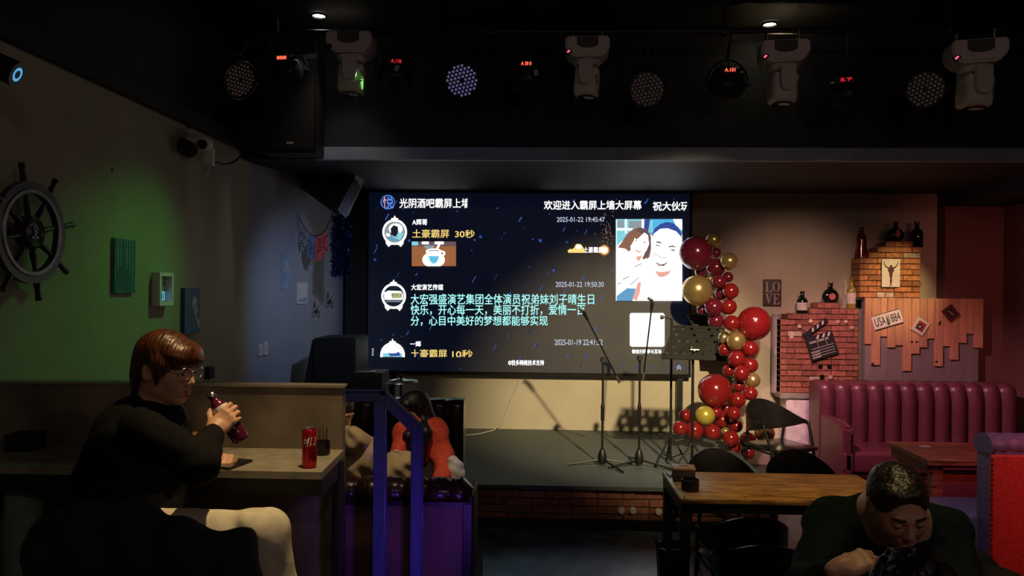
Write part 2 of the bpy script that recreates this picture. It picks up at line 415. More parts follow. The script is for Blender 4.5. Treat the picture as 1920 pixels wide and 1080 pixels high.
def organic(prims, vox, noise=None, planes=()):
    """noise: f(X)->offset added to the distance; planes: (point, normal) cut-offs (keeps the side against the normal)"""
    lo = np.min([p[1][1] for p in prims if p[0] == '+'], 0) - 3 * vox - .02
    hi = np.max([p[1][2] for p in prims if p[0] == '+'], 0) + 3 * vox + .02
    n = np.ceil((hi - lo) / vox).astype(int) + 1
    D = np.full(n, 1.0, np.float32)
    ax = [lo[i] + vox * np.arange(n[i]) for i in range(3)]
    for op, (f, a, b), k in prims:
        i0 = np.maximum(((a - lo - k * 1.5) / vox).astype(int) - 2, 0); i1 = np.minimum(((b - lo + k * 1.5) / vox).astype(int) + 3, n)
        if (i1 <= i0).any(): continue
        sl = tuple(slice(i0[i], i1[i]) for i in range(3))
        X = np.stack(np.meshgrid(*[ax[i][i0[i]:i1[i]] for i in range(3)], indexing='ij'), -1)
        d = f(X).astype(np.float32); e = D[sl]
        if op == '+':
            h = np.maximum(k - np.abs(d - e), 0) / k; D[sl] = np.minimum(d, e) - h * h * k * .25
        else:
            h = np.maximum(k - np.abs(-d - e), 0) / k; D[sl] = np.maximum(-d, e) + h * h * k * .25
    if noise is not None or planes:
        X = np.stack(np.meshgrid(*ax, indexing='ij'), -1)
        if noise is not None: D = D + np.where(np.abs(D) < .08, noise(X), 0).astype(np.float32)
        for p, nn in planes: D = np.maximum(D, (X - np.array(p)) @ np.array(nn))
    return nets(D, lo, vox)
def nets(D, lo, vox):
    S = D < 0
    nx, ny, nz = D.shape
    c = np.zeros((nx - 1, ny - 1, nz - 1, 3)); cnt = np.zeros((nx - 1, ny - 1, nz - 1))
    sl = lambda o: tuple(slice(o[i], D.shape[i] - 1 + o[i]) for i in range(3))
    for a in range(3):
        for u in (0, 1):
            for v in (0, 1):
                o0 = [0, 0, 0]; o0[(a + 1) % 3] = u; o0[(a + 2) % 3] = v; o1 = list(o0); o1[a] = 1
                d0, d1 = D[sl(o0)], D[sl(o1)]
                x = S[sl(o0)] != S[sl(o1)]
                t = np.where(x, d0 / np.where(x, d0 - d1, 1), 0)
                P = np.zeros(x.shape + (3,)); P[...] = o0; P[..., a] += t
                c[x] += P[x]; cnt += x
    act = cnt > 0
    idx = -np.ones(act.shape, int); idx[act] = np.arange(act.sum())
    base = np.argwhere(act)
    V = (base + c[act] / cnt[act][:, None]) * vox + lo
    Q = []
    for a in range(3):
        b, e = (a + 1) % 3, (a + 2) % 3
        o1 = [0, 0, 0]; o1[a] = 1
        s0 = [slice(None)] * 3; s1 = [slice(None)] * 3
        s0[a] = slice(0, -1); s1[a] = slice(1, None)
        A, B = S[tuple(s0)], S[tuple(s1)]
        X = A != B
        I = np.argwhere(X)
        I = I[(I[:, b] > 0) & (I[:, e] > 0) & (I[:, b] < D.shape[b] - 1) & (I[:, e] < D.shape[e] - 1)]
        if not len(I): continue
        fl = A[tuple(I.T)]
        def g(db, de):
            J = I.copy(); J[:, b] -= db; J[:, e] -= de
            return idx[tuple(J.T)]
        q = np.stack([g(1, 1), g(0, 1), g(0, 0), g(1, 0)], 1)
        q[~fl] = q[~fl][:, ::-1]
        Q.append(q)
    return V, np.concatenate(Q)
def mesh_obj(name, VQ, mats, parent=None, smooth=True, label=None, relax=2, picks=None):
    V, Q = VQ
    for _ in range(relax):
        A = np.zeros_like(V); n = np.zeros(len(V))
        for i in range(4):
            a, b = Q[:, i], Q[:, (i + 1) % 4]
            np.add.at(A, a, V[b]); np.add.at(n, a, 1); np.add.at(A, b, V[a]); np.add.at(n, b, 1)
        V = V * .5 + .5 * A / np.maximum(n, 1)[:, None]
    if parent is not None:
        Mi = np.array(world_of(parent).inverted()); V = V @ Mi[:3, :3].T + Mi[:3, 3]
    me = bpy.data.meshes.new(name)
    me.from_pydata(V.tolist(), [], Q.tolist())
    for m in (mats if isinstance(mats, (list, tuple)) else [mats]): me.materials.append(m)
    me.polygons.foreach_set('use_smooth', [smooth] * len(me.polygons))
    if picks is not None:
        ctr = V[Q].mean(1)
        if parent is not None:
            Mw = np.array(world_of(parent)); ctr = ctr @ Mw[:3, :3].T + Mw[:3, 3]
        me.polygons.foreach_set('material_index', picks(ctr).astype(int).tolist())
    me.update(); me.validate()
    o = bpy.data.objects.new(name, me); COL.objects.link(o)
    if parent is not None: o.parent = parent
    if label: o['label'] = label
    return o
def wob(X, s, amp, ph=0.0):
    return amp * (np.sin(X[..., 0] * s + 1.3 * np.sin(X[..., 2] * s * .7 + ph)) * np.sin(X[..., 1] * s * 1.1 + ph) + .6 * np.sin(X[..., 2] * s * 1.7 + 2 * np.sin(X[..., 0] * s * .6 + ph)))

# ------------------------------------------------------------------ the room
XL, XR, YB, ZC = -2.75, 5.42, 9.1, 4.4
SZ = .38                                                # stage height
PZ = .6                                                 # height of the seating platform the photographer stands on
def slab(name, a, c, m): return struct(MB().box2(a, c).build(name, m))
slab('floor', (XL - .3, -2.2, -.12), (XR + .2, YB + .2, 0), M['floor'])
slab('floor_platform', (XL, -2.0, 0), (XR, 3.6, PZ), M['wood_dark'])
slab('floor_booth', (XL, 3.6, 0), (-.60, 6.6, SZ), M['wood_dark'])
slab('floor_stage', (XL, 6.6, 0), (2.08, YB, SZ), M['stage'])
slab('ceiling', (XL - .3, -2.2, ZC), (XR + .2, YB + .2, ZC + .12), M['ceiling'])
slab('wall_back', (XL - .3, YB, 0), (XR + .2, YB + .15, ZC), M['wall'])
slab('wall_front', (XL - .3, -2.2, 0), (XR + .2, -2.0, ZC), M['ceiling'])
slab('wall_right', (XR, -2.0, 0), (XR + .2, YB, ZC), M['wall_red'])
slab('wall_left', (XL - .15, -2.0, 0), (XL, 7.0, 3.38), M['wall_left'])
slab('wall_left_upper', (XL - .15, -2.0, 3.38), (XL, 7.0, ZC), M['black'])
slab('trim_cornice', (XL - .02, -2.0, 3.34), (XL + .06, 7.0, 3.46), M['soffit'])
q = MB(); q.prism([(XL, 7.0), (-2.37, YB), (-2.6, YB), (XL - .15, 7.0)], Matrix.Identity(4), 3.46)
struct(q.build('wall_alcove', M['wall_alcove']))
slab('ceiling_soffit', (XL, 6.78, 3.27), (4.75, YB, ZC), M['soffit'])
slab('ceiling_soffit_right', (4.75, 6.78, 3.10), (XR, YB, ZC), M['soffit'])
slab('trim_soffit_edge', (-2.05, 6.73, 3.255), (4.75, 6.80, 3.37), M['lip'])
slab('wall_right_back', (4.75, 8.92, 0), (XR, YB, 3.10), M['wall_red'])
slab('trim_screen_post', (-2.33, 8.93, SZ), (-2.08, 9.1, 3.27), M['black'])

# brick courses: rows of single bricks on a mortar core, following an outline given as steps
def brick_wall(x0, x1, z0, steps, y0, y1, mats, name, parent=None, course=.066, blen=.225, seed=1, pale=(), holes=()):
    rnd = random.Random(seed)
    q = MB(); q.mi = 1
    z = z0; row = 0
    top = lambda x: next((t for a, b2, t in steps if a <= x < b2), 0)
    while True:
        xs = x0 - (row % 2) * blen / 2
        made = False
        while xs < x1:
            L = blen * rnd.choice((1, 1, 1, .5))
            a, b2 = max(xs, x0), min(xs + L, x1)
            xs += L
            if b2 - a < .03: continue
            if top((a + b2) / 2) < z + course * .7: continue
            made = True
            dy = rnd.uniform(-.008, .012)
            q.mi = 1
            if any(abs(z - pz) < course * .6 and abs((a + b2) / 2 - px_) < blen * .55 for px_, pz in pale): q.mi = 2
            q.box(((a + b2) / 2, (y0 + y1) / 2 + dy / 2, z + course / 2), (b2 - a - .010, y1 - y0 - dy, course - .010), None, .003, 1)
        q.mi = 0
        for a, b2, t in steps:
            if t >= z + course * .9: q.box2((a + .005, y0 + .018, z - .002), (b2 - .005 if b2 < x1 else b2 - .004, y1, z + course + .002))
        if not made and z > z0 + course: break
        z += course; row += 1
        if z > 4: break
    return q.build(name, mats, parent)
o = brick_wall(-.60, 2.08, 0.0, [(-.61, 2.09, SZ - .03)], 6.535, 6.6, [M['mortar'], M['brick'], M['brick_pale']], 'wall_riser', seed=4)
struct(o)
slab('trim_stage_edge', (-.60, 6.50, SZ - .03), (2.10, 6.62, SZ + .004), M['stage'])
slab('dark_strip_stage', (-.60, 6.515, 0), (2.08, 6.536, .09), M['black'])  # dark strip along the foot of the brick riser
struct(MB().box2((2.08, 6.6, 0), (2.10, YB, SZ + .004)).build('trim_stage_side', M['stage']))
for i, px in enumerate((1165, 1187, 1235, 1258)):
    c = at(px, 958 if i < 2 else 960, 6.53)
    o = MB().lathe([(0, -.012), (.026, -.012), (.03, -.004), (.03, .03), (0, .03)], c, 16, (R(-90), 0, 0)).build('bottle_end', M['white_plastic'], smooth=40)
    tag(o, ['pale round bottle end set in the stage riser bricks, leftmost of four', 'pale round bottle end in the riser bricks, second of four from the left',
            'pale round bottle end in the riser bricks, third of four from the left', 'pale round bottle end in the riser bricks nearest the bin, last of four'][i], 'bottle end', 'bottle ends set in the stage riser')

# low concrete partition behind the counter table
slab('wall_partition', (XL, 3.47, PZ), (-.915, 3.53, 1.625), M['concrete'])
slab('trim_partition_cap', (XL, 3.46, 1.625), (-.91, 3.54, 1.637), M['table_top_grey'])

# ------------------------------------------------------------------ ceiling fittings
for i, (px, py) in enumerate(((598, 28), (1443, 44))):
    c = atZ(px, py, ZC - .004)
    t = thing('ceiling_downlight', ['small round ceiling downlight glowing white, above the leftmost moving head', 'small round ceiling downlight glowing yellow-white, above the third moving head'][i], 'ceiling light', c, 0, 'lit ceiling downlights')
    MB().lathe([(.052, .0), (.072, 0), (.074, -.01), (.056, -.016), (.052, -.004)], c, 32).build('trim_ring', M['black_metal'], t, 40)
    MB().lathe([(0, -.008), (.035, -.009), (.05, -.004), (.05, 0.0)], c, 28).build('diffuser', M['glow_white'] if i == 0 else M['glow_warm'], t, 60)

BAR_Y, BAR_Z = 6.15, at(960, 60, 6.15).z
t = thing('lighting_bar', 'long black lighting pipe under the dark ceiling carrying the stage lights', 'lighting bar', (1.0, BAR_Y, BAR_Z))
MB().tube([(-2.6, BAR_Y, BAR_Z), (5.2, BAR_Y, BAR_Z)], .025, 14).build('pipe', M['black_metal'], t, 40)
for x in (-2.2, -.4, 1.5, 3.3, 4.9):
    MB().cyl((x, BAR_Y, BAR_Z), (x, BAR_Y, ZC), .012).box((x, BAR_Y, BAR_Z), (.05, .07, .07), None, .008).build('hanger', M['black_metal'], t, 40)

def moving_head(loc, rz, pan, label, led, sc):
    t = thing('moving_head_light', label, 'stage light', loc, rz, 'white moving head stage lights'); t.scale = (sc, sc, sc); up = (BAR_Z - loc[2]) / sc
    # base: wide box with chamfered lower corners
    q = MB()
    prof = [(-.175, 0), (.175, 0), (.178, -.10), (.115, -.165), (-.115, -.165), (-.178, -.10)]
    m = Matrix(((1, 0, 0, 0), (0, 0, -1, .14), (0, 1, 0, 0), (0, 0, 0, 1)))
    q.prism(prof, m, .28)
    bmesh.ops.bevel(q.b, geom=q.b.edges[:], offset=.014, segments=3, affect='EDGES')
    base = q.build('base_housing', M['white_plastic'], t, 50, world=False)
    q = MB(); pts = [(-.085, -.008), (.085, -.008), (.085, -.075), (.05, -.094), (0, -.1), (-.05, -.094), (-.085, -.075)]
    q.prism(pts, Matrix(((1, 0, 0, 0), (0, 0, -1, -.138), (0, 1, 0, 0), (0, 0, 0, 1))), .006).build('vent_grille', M['grey_vent'], base, world=False)
    q = MB().box((-.15, -.132, -.128), (.05, .02, .034), (0, R(-44), 0), .004); q.build('display_bezel', M['black_plastic'], base, world=False)
    q = MB().box((-.152, -.145, -.128), (.026, .004, .014), (0, R(-44), 0)); q.build('display', led, base, world=False)
    MB().cyl((-.12, 0, up), (-.12, 0, 0), .018).cyl((.12, 0, up), (.12, 0, 0), .018).box((0, 0, .015), (.28, .06, .02), None, .004).build('clamp', M['chrome'], t, 40, world=False)
    for s in (-1, 1): MB().cyl((s * .185, 0, -.015), (s * .185, -.001, -.03), .012).build('latch', M['chrome'], base, 40, world=False)
    # yoke turns with pan
    Rp = Matrix.Rotation(pan, 4, 'Z')
    q = MB(); q.lathe([(0, -.166), (.108, -.168), (.116, -.185), (.10, -.212), (.06, -.222), (0, -.222)], (0, 0, 0), 32)
    for s in (-1, 1):
        pts = [(-.056, -.19), (.056, -.19), (.054, -.33), (.042, -.365), (.02, -.38), (-.02, -.38), (-.042, -.365), (-.054, -.33)]
        q.prism(pts, Matrix(((1, 0, 0, 0), (0, 0, -1, s * .115 + .017), (0, 1, 0, 0), (0, 0, 0, 1))), .034)
        q.box((0, s * .085, -.2), (.11, .09, .035), None, .01)
    q.b.transform(Rp); q.build('yoke', M['white_plastic'], t, 40, world=False)
    q = MB(); q.box((0.0, 0, -.345), (.20, .175, .235), None, .035, 4)
    q.b.transform(Rp @ Matrix.Translation((0, 0, -.345)) @ Matrix.Rotation(R(4), 4, 'Y') @ Matrix.Translation((0, 0, .345)))
    hd = q.build('lamp_head', M['white_plastic'], t, 50, world=False)
    q = MB(); q.lathe([(.062, -.455), (.078, -.462), (.08, -.472), (.066, -.474), (.06, -.462), (0, -.460)], (0, 0, 0), 28); q.b.transform(Rp); q.build('lens', M['glass_dark'], hd, 50, world=False)
    q = MB()
    for k in range(4): q.box((.085, -.089, -.31 - k * .022), (.018, .008, .009), None)
    q.b.transform(Rp); q.build('side_vent', M['grey_vent'], hd, world=False)
    return t
for (px, py, Y, rz, pan, led, lb) in ((660, 68, 1.04, R(2), R(4), M['led_off'], 'white moving head light with unlit display, leftmost of four on the bar'),
                                      (1101, 77, 1.0, R(-2), R(-6), M['led_magenta'], 'white moving head stage light with red display, hanging over the middle of the big screen'),
                                      (1468, 84, 1.04, R(-8), R(10), M['led_magenta'], 'white moving head stage light directly below the glowing yellow-white downlight'),
                                      (1828, 83, 1.12, R(-14), R(14), M['led_magenta'], 'white moving head stage light farthest right, beside a round LED par light')):
    moving_head(at(px, py, BAR_Y), rz, pan, lb, led, Y)

def hexgrid(rad, pitch):
    P = []
    for a in range(-4, 5):
        for b in range(-4, 5):
            c = -a - b
            if max(abs(a), abs(b), abs(c)) > 4 or (a, b) == (0, 0): continue
            if max(abs(a), abs(b), abs(c)) == 4 and 0 in (a, b, c): continue
            P.append((pitch * (a + b / 2), pitch * b * math.sqrt(3) / 2))
    return P
def par_light(loc, aim, label, lensmat, spin=0.0, readout=None, hang=.12, rim=None, hook=True):
    """short round LED can; its face looks along aim"""
    t = thing('par_light', label, 'stage light', loc, 0, 'black round LED par lights')
    z = Vector(aim).normalized(); x = Vector((0, 0, 1)).cross(z).normalized(); y = z.cross(x)
    m = Matrix(((x.x, y.x, z.x, loc[0]), (x.y, y.y, z.y, loc[1]), (x.z, y.z, z.z, loc[2]), (0, 0, 0, 1)))
    q = MB(); q.lathe([(0, -.13), (.05, -.128), (.10, -.115), (.132, -.08), (.142, -.02), (.152, .0), (.154, .014), (.146, .018), (.142, .004), (0, .004)], (0, 0, 0), 40)
    for k in range(12):
        a = k * PI / 6; q.box((math.cos(a) * .1, math.sin(a) * .1, -.10), (.05, .006, .06), (0, 0, a))
    q.b.transform(m); can = q.build('can_housing', M['black_plastic'], t, 45)
    if rim: 
        q = MB(); q.lathe([(.155, .0), (.158, .012), (.15, .02), (.146, .016)], (0, 0, 0), 48); q.b.transform(m); q.build('rim', rim, can, 50)
    q = MB()
    ca, sa = math.cos(spin), math.sin(spin)
    for u, v in hexgrid(4, .0335):
        q.sph((u * ca - v * sa, u * sa + v * ca, .006), (.0115, .0115, .007), 12, 8)
    q.b.transform(m); q.build('lens_cluster', lensmat, can, 180)
    q = MB(); pts = []
    for i in range(17):
        a = PI * i / 16; pts.append(Vector(loc) + x * math.cos(a) * .172 + Vector((0, 0, 1)) * math.sin(a) * (.165 + hang * .3) )
    q.tube(pts, .008, 8)
    q.cyl(Vector(loc) + Vector((0, 0, .165 + hang * .3)), (loc[0], BAR_Y if hook else loc[1], BAR_Z), .011)
    for s in (-1, 1): q.cyl(Vector(loc) + x * s * .135, Vector(loc) + x * s * .19, .016)
    q.build('yoke_bracket', M['black_metal'], t, 40)
    if readout:
        up = Vector((0, 0, 1)); b = Vector(loc) - z * .125 + up * .02
        rz = math.atan2(x.y, x.x) + PI
        q = MB().box(b - z * .002, (.13, .02, .05), (0, 0, rz), .004); q.build('display_bezel', M['led_case'], t)
        fm = facing(b - z * .017 + Vector((-.042 * math.cos(rz), -.042 * math.sin(rz), -.014)), rz)
        text(readout[0], fm, .084, 'display_digits', readout[1], t, bold=.02, h=.03)
    return t
V3 = Vector
par_light(at(866, 151, 6.25), (0.0, -1, -.28), 'round LED par light with violet tinted lenses, nearest the leftmost moving head', M['lens_violet'], .25)
par_light(at(1213, 168, 6.2), (-.03, -1, -.20), 'round LED par light with grey lenses between the second and third moving heads', M['lens'], .2)
par_light(at(1735, 168, 6.1), (-.35, -1, -.25), 'round LED par light with grey lenses turned sideways beside the last moving head', M['lens'], .35)
par_light(at(540, 135, 6.3), (0.1, 1, -.5), 'black par light from behind with a solid red display bar, left of all moving heads', M['lens'], 0, ('8888', M['led_red']))
par_light(at(741, 140, 6.3), (-.25, 1, -.45), 'black par light from behind showing dim red A.178, right of the leftmost moving head', M['lens'], 0, ('A.178', M['led_dim']))
par_light(at(987, 146, 6.3), (0, 1, -.5), 'black par light from behind showing bright red A 30 0 near the middle', M['lens'], 0, ('A 30 0', M['led_red']))
par_light(at(1363, 158, 6.3), (.05, 1, -.5), 'black par light from behind showing red A.101, left of the third moving head', M['lens'], 0, ('A.101', M['led_red']))
par_light(at(1585, 175, 6.2), (.35, 1, -.5), 'black par light from behind with dim red digits, right of the third moving head', M['lens'], 0, ("8.'P", M['led_dim']))
par_light(at(450, 150, 5.9), (.75, -.35, -.35), 'dark par light at the left end of the bar, its rim catching green light', M['lens'], 0, rim=M['grey_metal'])
for (px, py, Y, rx, lb) in ((744, 128, 6.12, 20, 'small pale label card hanging under the A.178 display'), (1005, 136, 6.12, -8, 'small pale label card hanging under the A 30 0 display')):
    o = MB().box(at(px, py, Y), (.034, .004, .048), (0, R(rx), 0)).build('label_card', M['white_paint']); tag(o, lb, 'card', 'label cards on the par lights')

P3 = [at(x, y, 6.05) for x, y in ((652, 56), (675, 56), (698, 61), (704, 72), (710, 92), (716, 116))]
o = MB().tube(P3, .008, 8).build('safety_cable', M['grey_metal'], smooth=60); tag(o, 'thin grey cable arching over the leftmost moving head', 'cable')

# the tube spotlight on the left and the black one by the camera
def tube_spot(a, b2, label, lensm, arm):
    a = V3(a); b2 = V3(b2); t = thing('spotlight', label, 'spotlight', a)
    d = (b2 - a).normalized()
    body = MB().cyl(a, b2, .055, .06, 24).cyl(a - d * .03, a, .04, .055, 24).build('spot_barrel', M['black_metal'], t, 40)
    rm = frame(b2, b2 + d)
    q = MB(); q.lathe([(0, -.002), (.03, .001), (.05, -.004)], (0, 0, 0), 24); q.b.transform(rm); q.build('lens', lensm, t, 60)
    MB().tube([(a + b2) / 2 + V3((0, 0, .06)), (a + b2) / 2 + V3((0, 0, .13)), arm], .01, 8).build('mounting_arm', M['black_metal'], t, 40)
    return t
e = at(33, 140, 3.35); tube_spot(e + V3((-.26, -.05, .12)), e, 'black tube spotlight with a blue glinting lens high on the left wall', M['lens_blue_glint'], (XL, e.y - .1, e.z + .3))
s0, s1 = at(322, 262, 5.75), at(356, 281, 5.55); tube_spot(s0, s1, 'black tube spotlight mounted beside the white security camera', M['glass_dark'], (XL, s0.y + .1, s0.z + .12))
c0 = at(381, 271, 5.75)
t = thing('security_camera', 'white dome security camera on the upper left wall above a junction box', 'camera', c0)
MB().sph(c0, (.075, .075, .07), rot=(0, 0, .4)).cyl(c0 + V3((-.16, .05, .03)), c0 + V3((-.03, 0, 0)), .06, .07).build('camera_body', M['white_plastic'], t, 50)
d = V3((.35, -1, -.15)).normalized(); MB().cyl(c0 + d * .045, c0 + d * .085, .038, .036).build('camera_lens', M['glass_dark'], t, 40)
MB().cyl((XL, c0.y + .12, c0.z + .05), c0 + V3((-.1, .05, .02)), .03).build('wall_mount', M['white_plastic'], t, 40)
jb = at(392, 295, 5.78)
t = thing('junction_box', 'small white junction box hanging below the security camera', 'junction box', jb)
MB().box(jb, (.075, .05, .135), None, .006).build('box_shell', M['white_plastic'], t, 40)
MB().tube([jb + V3((0, 0, -.06)), jb + V3((.0, 0, -.1)), jb + V3((-.02, 0, -.14)), jb + V3((-.05, 0, -.18))], .006, 6).build('cable_tail', M['white_plastic'], t, 60)
ca, cb = at(405, 305, 5.8), at(470, 264, 6.9)
o = MB().tube([ca.lerp(cb, i / 14) + V3((0, 0, -.09 * math.sin(PI * i / 14))) for i in range(15)], .008, 6).build('cable', M['black_plastic'], smooth=60); tag(o, 'thin black cable sagging from the junction box to the ceiling corner', 'cable')

# hung loudspeakers, left of the stage
x0 = at(490, 240, 6.55).x; x1 = at(597, 240, 6.55).x; z0 = at(540, 289, 6.55).z
t = thing('hanging_loudspeaker', 'big black box loudspeaker with small gold badge hanging under the ceiling at left', 'loudspeaker', ((x0 + x1) / 2, 6.55, z0))
MB().box2((x0, 6.5, z0), (x1, 6.75, ZC - .25), .015).build('cabinet', M['black'], t, 40)
MB().box2((x0 + .02, 6.485, z0 + .03), (x1 - .02, 6.5, ZC - .3), .004).build('grille', M['grille'], t)
MB().box2((x1 - .012, 6.48, z0), (x1 + .004, 6.5, ZC - .27)).box2((x0, 6.48, z0 - .004), (x1, 6.5, z0 + .01)).build('edge_trim', M['wood_dark'], t)
c = at(543, 268, 6.47); MB().box(c, (.06, .006, .018), None, .002).build('badge', M['gold_badge'], t)
for sx in (.1, .9): MB().cyl((x0 + (x1 - x0) * sx, 6.62, ZC - .27), (x0 + (x1 - x0) * sx, 6.62, ZC), .01).build('hanging_rod', M['black_metal'], t, 40)

c = at(608, 352, 8.0)
t = thing('stage_monitor', 'black angled loudspeaker hanging above the flag garland with a pale control panel on its end', 'loudspeaker', c)
mm = facing(c) ; P = lambda px, py, Y: at(px, py, Y)
q = MB()
A = [P(572, 300, 7.75), P(668, 325, 7.75), P(633, 404, 7.75), P(560, 350, 7.75)]
q.prism([(p.x, p.z) for p in A], Matrix(((1, 0, 0, 0), (0, 0, -1, 8.15), (0, 1, 0, 0), (0, 0, 0, 1))), .40)
bmesh.ops.bevel(q.b, geom=q.b.edges[:], offset=.012, segments=2, affect='EDGES')
cab = q.build('cabinet', M['black'], t, 40)
q = MB(); B = [P(664, 333, 7.74), P(677, 351, 7.74), P(648, 408, 7.74), P(633, 394, 7.74)]
q.prism([(p.x, p.z) for p in B], Matrix(((1, 0, 0, 0), (0, 0, -1, 7.76), (0, 1, 0, 0), (0, 0, 0, 1))), .02)
pan = q.build('control_panel', M['panel_grey'], t)
q = MB()
for a, b2 in (((662, 341), (672, 355)), ((660, 353), (664, 358)), ((660, 359), (650, 383)), ((648, 384), (653, 390)), ((642, 389), (650, 399))): q.bar(P(*a, 7.735), P(*b2, 7.735), .008, .006)
q.build('panel_marks', M['paper'], pan)
MB().cyl(P(600, 308, 7.95), (P(600, 308, 7.95).x, 7.95, 3.27), .014).cyl(P(640, 322, 7.95), (P(640, 322, 7.95).x, 7.95, 3.27), .014).build('hanging_rod', M['black_metal'], t, 40)

# ------------------------------------------------------------------ the big LED screen
YS = 8.96
def S(px, py, layer=1): return at(px, py, YS - .0015 * layer)
a, b2 = at(692, 361, YS), at(1291, 702, YS)
SX0, SX1, SZ0, SZ1 = a.x, b2.x, b2.z, a.z
t = thing('led_screen', 'large wall LED screen showing Chinese chat messages and a selfie photo', 'screen', ((SX0 + SX1) / 2, 9.0, SZ0))
scr = t
q = MB(); q.box2((SX0 - .03, YS + .004, SZ0 - .04), (SX1 + .03, 9.09, SZ1 + .03), .008); q.build('screen_frame', M['black_plastic'], t, 40)
MB().box2((SX0, YS, SZ0), (SX1, YS + .006, SZ1)).build('display_panel', M['screen'], t)
# support post under the right corner
MB().box2((SX1 - .13, 8.99, SZ), (SX1 - .06, 9.06, SZ0)).build('support_post', M['black_metal'], t)
MB().box2((SX0 + .25, 8.99, SZ), (SX0 + .32, 9.06, SZ0)).build('support_post', M['black_metal'], t)
def stext(s, x0, x1, y0, y1, m, name, bold=.006, **kw):
    p = S(x0, y1, 3); e2 = S(x1, y1, 3); h = S(x0, y0, 3).z - p.z
    mm = Matrix.Translation(p) @ Matrix.Rotation(-math.atan2(e2.z - p.z, e2.x - p.x), 4, 'Y') @ Matrix(((1, 0, 0, 0), (0, 0, -1, 0), (0, 1, 0, 0), (0, 0, 0, 1)))
    return text(s, mm, (e2 - p).length, name, m, scr, bold, h, **kw)
G = {k: glow('screen_' + k, c, s) for k, c, s in (('white', (1, 1, 1), 2.2), ('pale', (.72, .80, 1.0), .85), ('cyan', (.42, 1.0, .96), 1.1), ('yellow', (1, .72, .22), 1.0),
     ('blue', (.05, .12, .62), .55), ('logo', (.12, .30, 1.0), 1.0), ('pink', (1, .45, .62), 1.0), ('deep', (.02, .04, .12), .6), ('sky', (.10, .50, .85), .95), ('navy', (.05, .10, .42), .8),
     ('hair', (.30, .14, .09), .9), ('hair2', (.18, .11, .12), .8), ('skin', (1, .93, .90), 1.8), ('blush', (.90, .42, .36), .95), ('line', (.20, .15, .18), .7), ('denim', (.12, .35, .62), .95),
     ('orange', (.42, .15, .05), .85), ('cup', (.12, .55, .80), 1.0), ('grey', (.35, .42, .45), .8), ('dark', (.02, .03, .05), .5), ('flame', (1, .62, .22), 1.1), ('teal', (.25, .70, .80), .95), ('olive', (.55, .62, .30), .8))}
GK = list(G)
class Pic:
    """flat coloured shapes shown on the display, each a hair in front of the last"""
    def __init__(self): self.q = MB(); self.n = 2
    def poly(self, col, pts):
        self.n += .5; self.q.mi = GK.index(col); self.q.fan([S(x, y, self.n) for x, y in pts]); return self
    def ellipse(self, col, cx, cy, rx, ry, a0=0, a1=360, rot=0):
        pts = []
        for i in range(33):
            a = R(a0 + (a1 - a0) * i / 32); u, v = rx * math.cos(a), ry * math.sin(a); c, s = math.cos(R(rot)), math.sin(R(rot))
            pts.append((cx + u * c - v * s, cy + u * s + v * c))
        if a1 - a0 >= 360: pts = pts[:-1]
        return self.poly(col, pts)
    def rect(self, col, x0, y0, x1, y1): return self.poly(col, [(x0, y0), (x1, y0), (x1, y1), (x0, y1)])
    def line(self, col, pts, wd=1.0):
        for (x0, y0), (x1, y1) in zip(pts, pts[1:]):
            L = math.hypot(x1 - x0, y1 - y0) or 1; nx, ny = -(y1 - y0) / L * wd / 2, (x1 - x0) / L * wd / 2
            self.n -= .45
            self.poly(col, [(x0 + nx, y0 + ny), (x1 + nx, y1 + ny), (x1 - nx, y1 - ny), (x0 - nx, y0 - ny)])
        return self
    def build(self, name, label=None): return self.q.build(name, [G[k] for k in GK], scr, label=label)

stext('光阴酒吧霸屏上墙', 749, 881, 372, 390, G['white'], 'title_text', .007, clip_u=(S(876, 390).x - S(749, 390).x))
stext('欢迎进入霸屏上墙大屏幕', 1020, 1203, 376, 393, G['white'], 'welcome_text', .007)
stext('祝大伙玩', 1224, 1293, 378, 395, G['white'], 'greeting_text', .010, clip_u=(S(1288, 390).x - S(1224, 390).x))
stext('A辉哥', 773, 801, 411, 422, G['white'], 'name_text')
stext('土豪霸屏', 773, 842, 430, 446, G['yellow'], 'message_lettering', .014)
stext('30秒', 853, 890, 431, 446, G['yellow'], 'message_lettering', .014)
stext('2025-01-22 19:45:47', 1044, 1134, 407, 416, G['pale'], 'date_text', 0)
stext('2025-01-22 19:50:30', 1042, 1132, 528.5, 538, G['pale'], 'date_text', 0)
stext('2025-01-19 22:41:32', 1040, 1130, 636.5, 647, G['pale'], 'date_text', 0)
stext('大宏演艺传媒', 771, 831, 533, 544, G['white'], 'name_text')
stext('大宏强盛演艺集团全体演员祝弟妹刘子晴生日', 770, 1114, 551, 571, G['cyan'], 'message_lettering', .013)
stext('快乐，开心每一天，美丽不打折，爱情一百', 770, 1097, 571, 591, G['cyan'], 'message_lettering', .013)
stext('分，心目中美好的梦想都能够实现', 770, 1027, 592, 611, G['cyan'], 'message_lettering', .013)
stext('一輝', 769, 789, 640, 650, G['white'], 'name_text')
stext('土豪霸屏', 770, 838, 655, 672, G['yellow'], 'message_lettering', .014, clip_v=(S(770, 669.5).z - S(770, 672).z))
stext('10秒', 848, 886, 656, 672, G['yellow'], 'message_lettering', .014, clip_v=(S(770, 669.5).z - S(770, 672).z))
stext('©悦多网络技术支持', 953, 1020, 675, 685, G['white'], 'footer_text', .006)
stext('微信扫码参与互动', 1185, 1240, 655, 663, G['white'], 'caption_text', .006)
for k, ch in enumerate('悦多多'): stext(ch, 697, 701, 653 + k * 5, 657 + k * 5, G['pale'], 'side_text', .02)
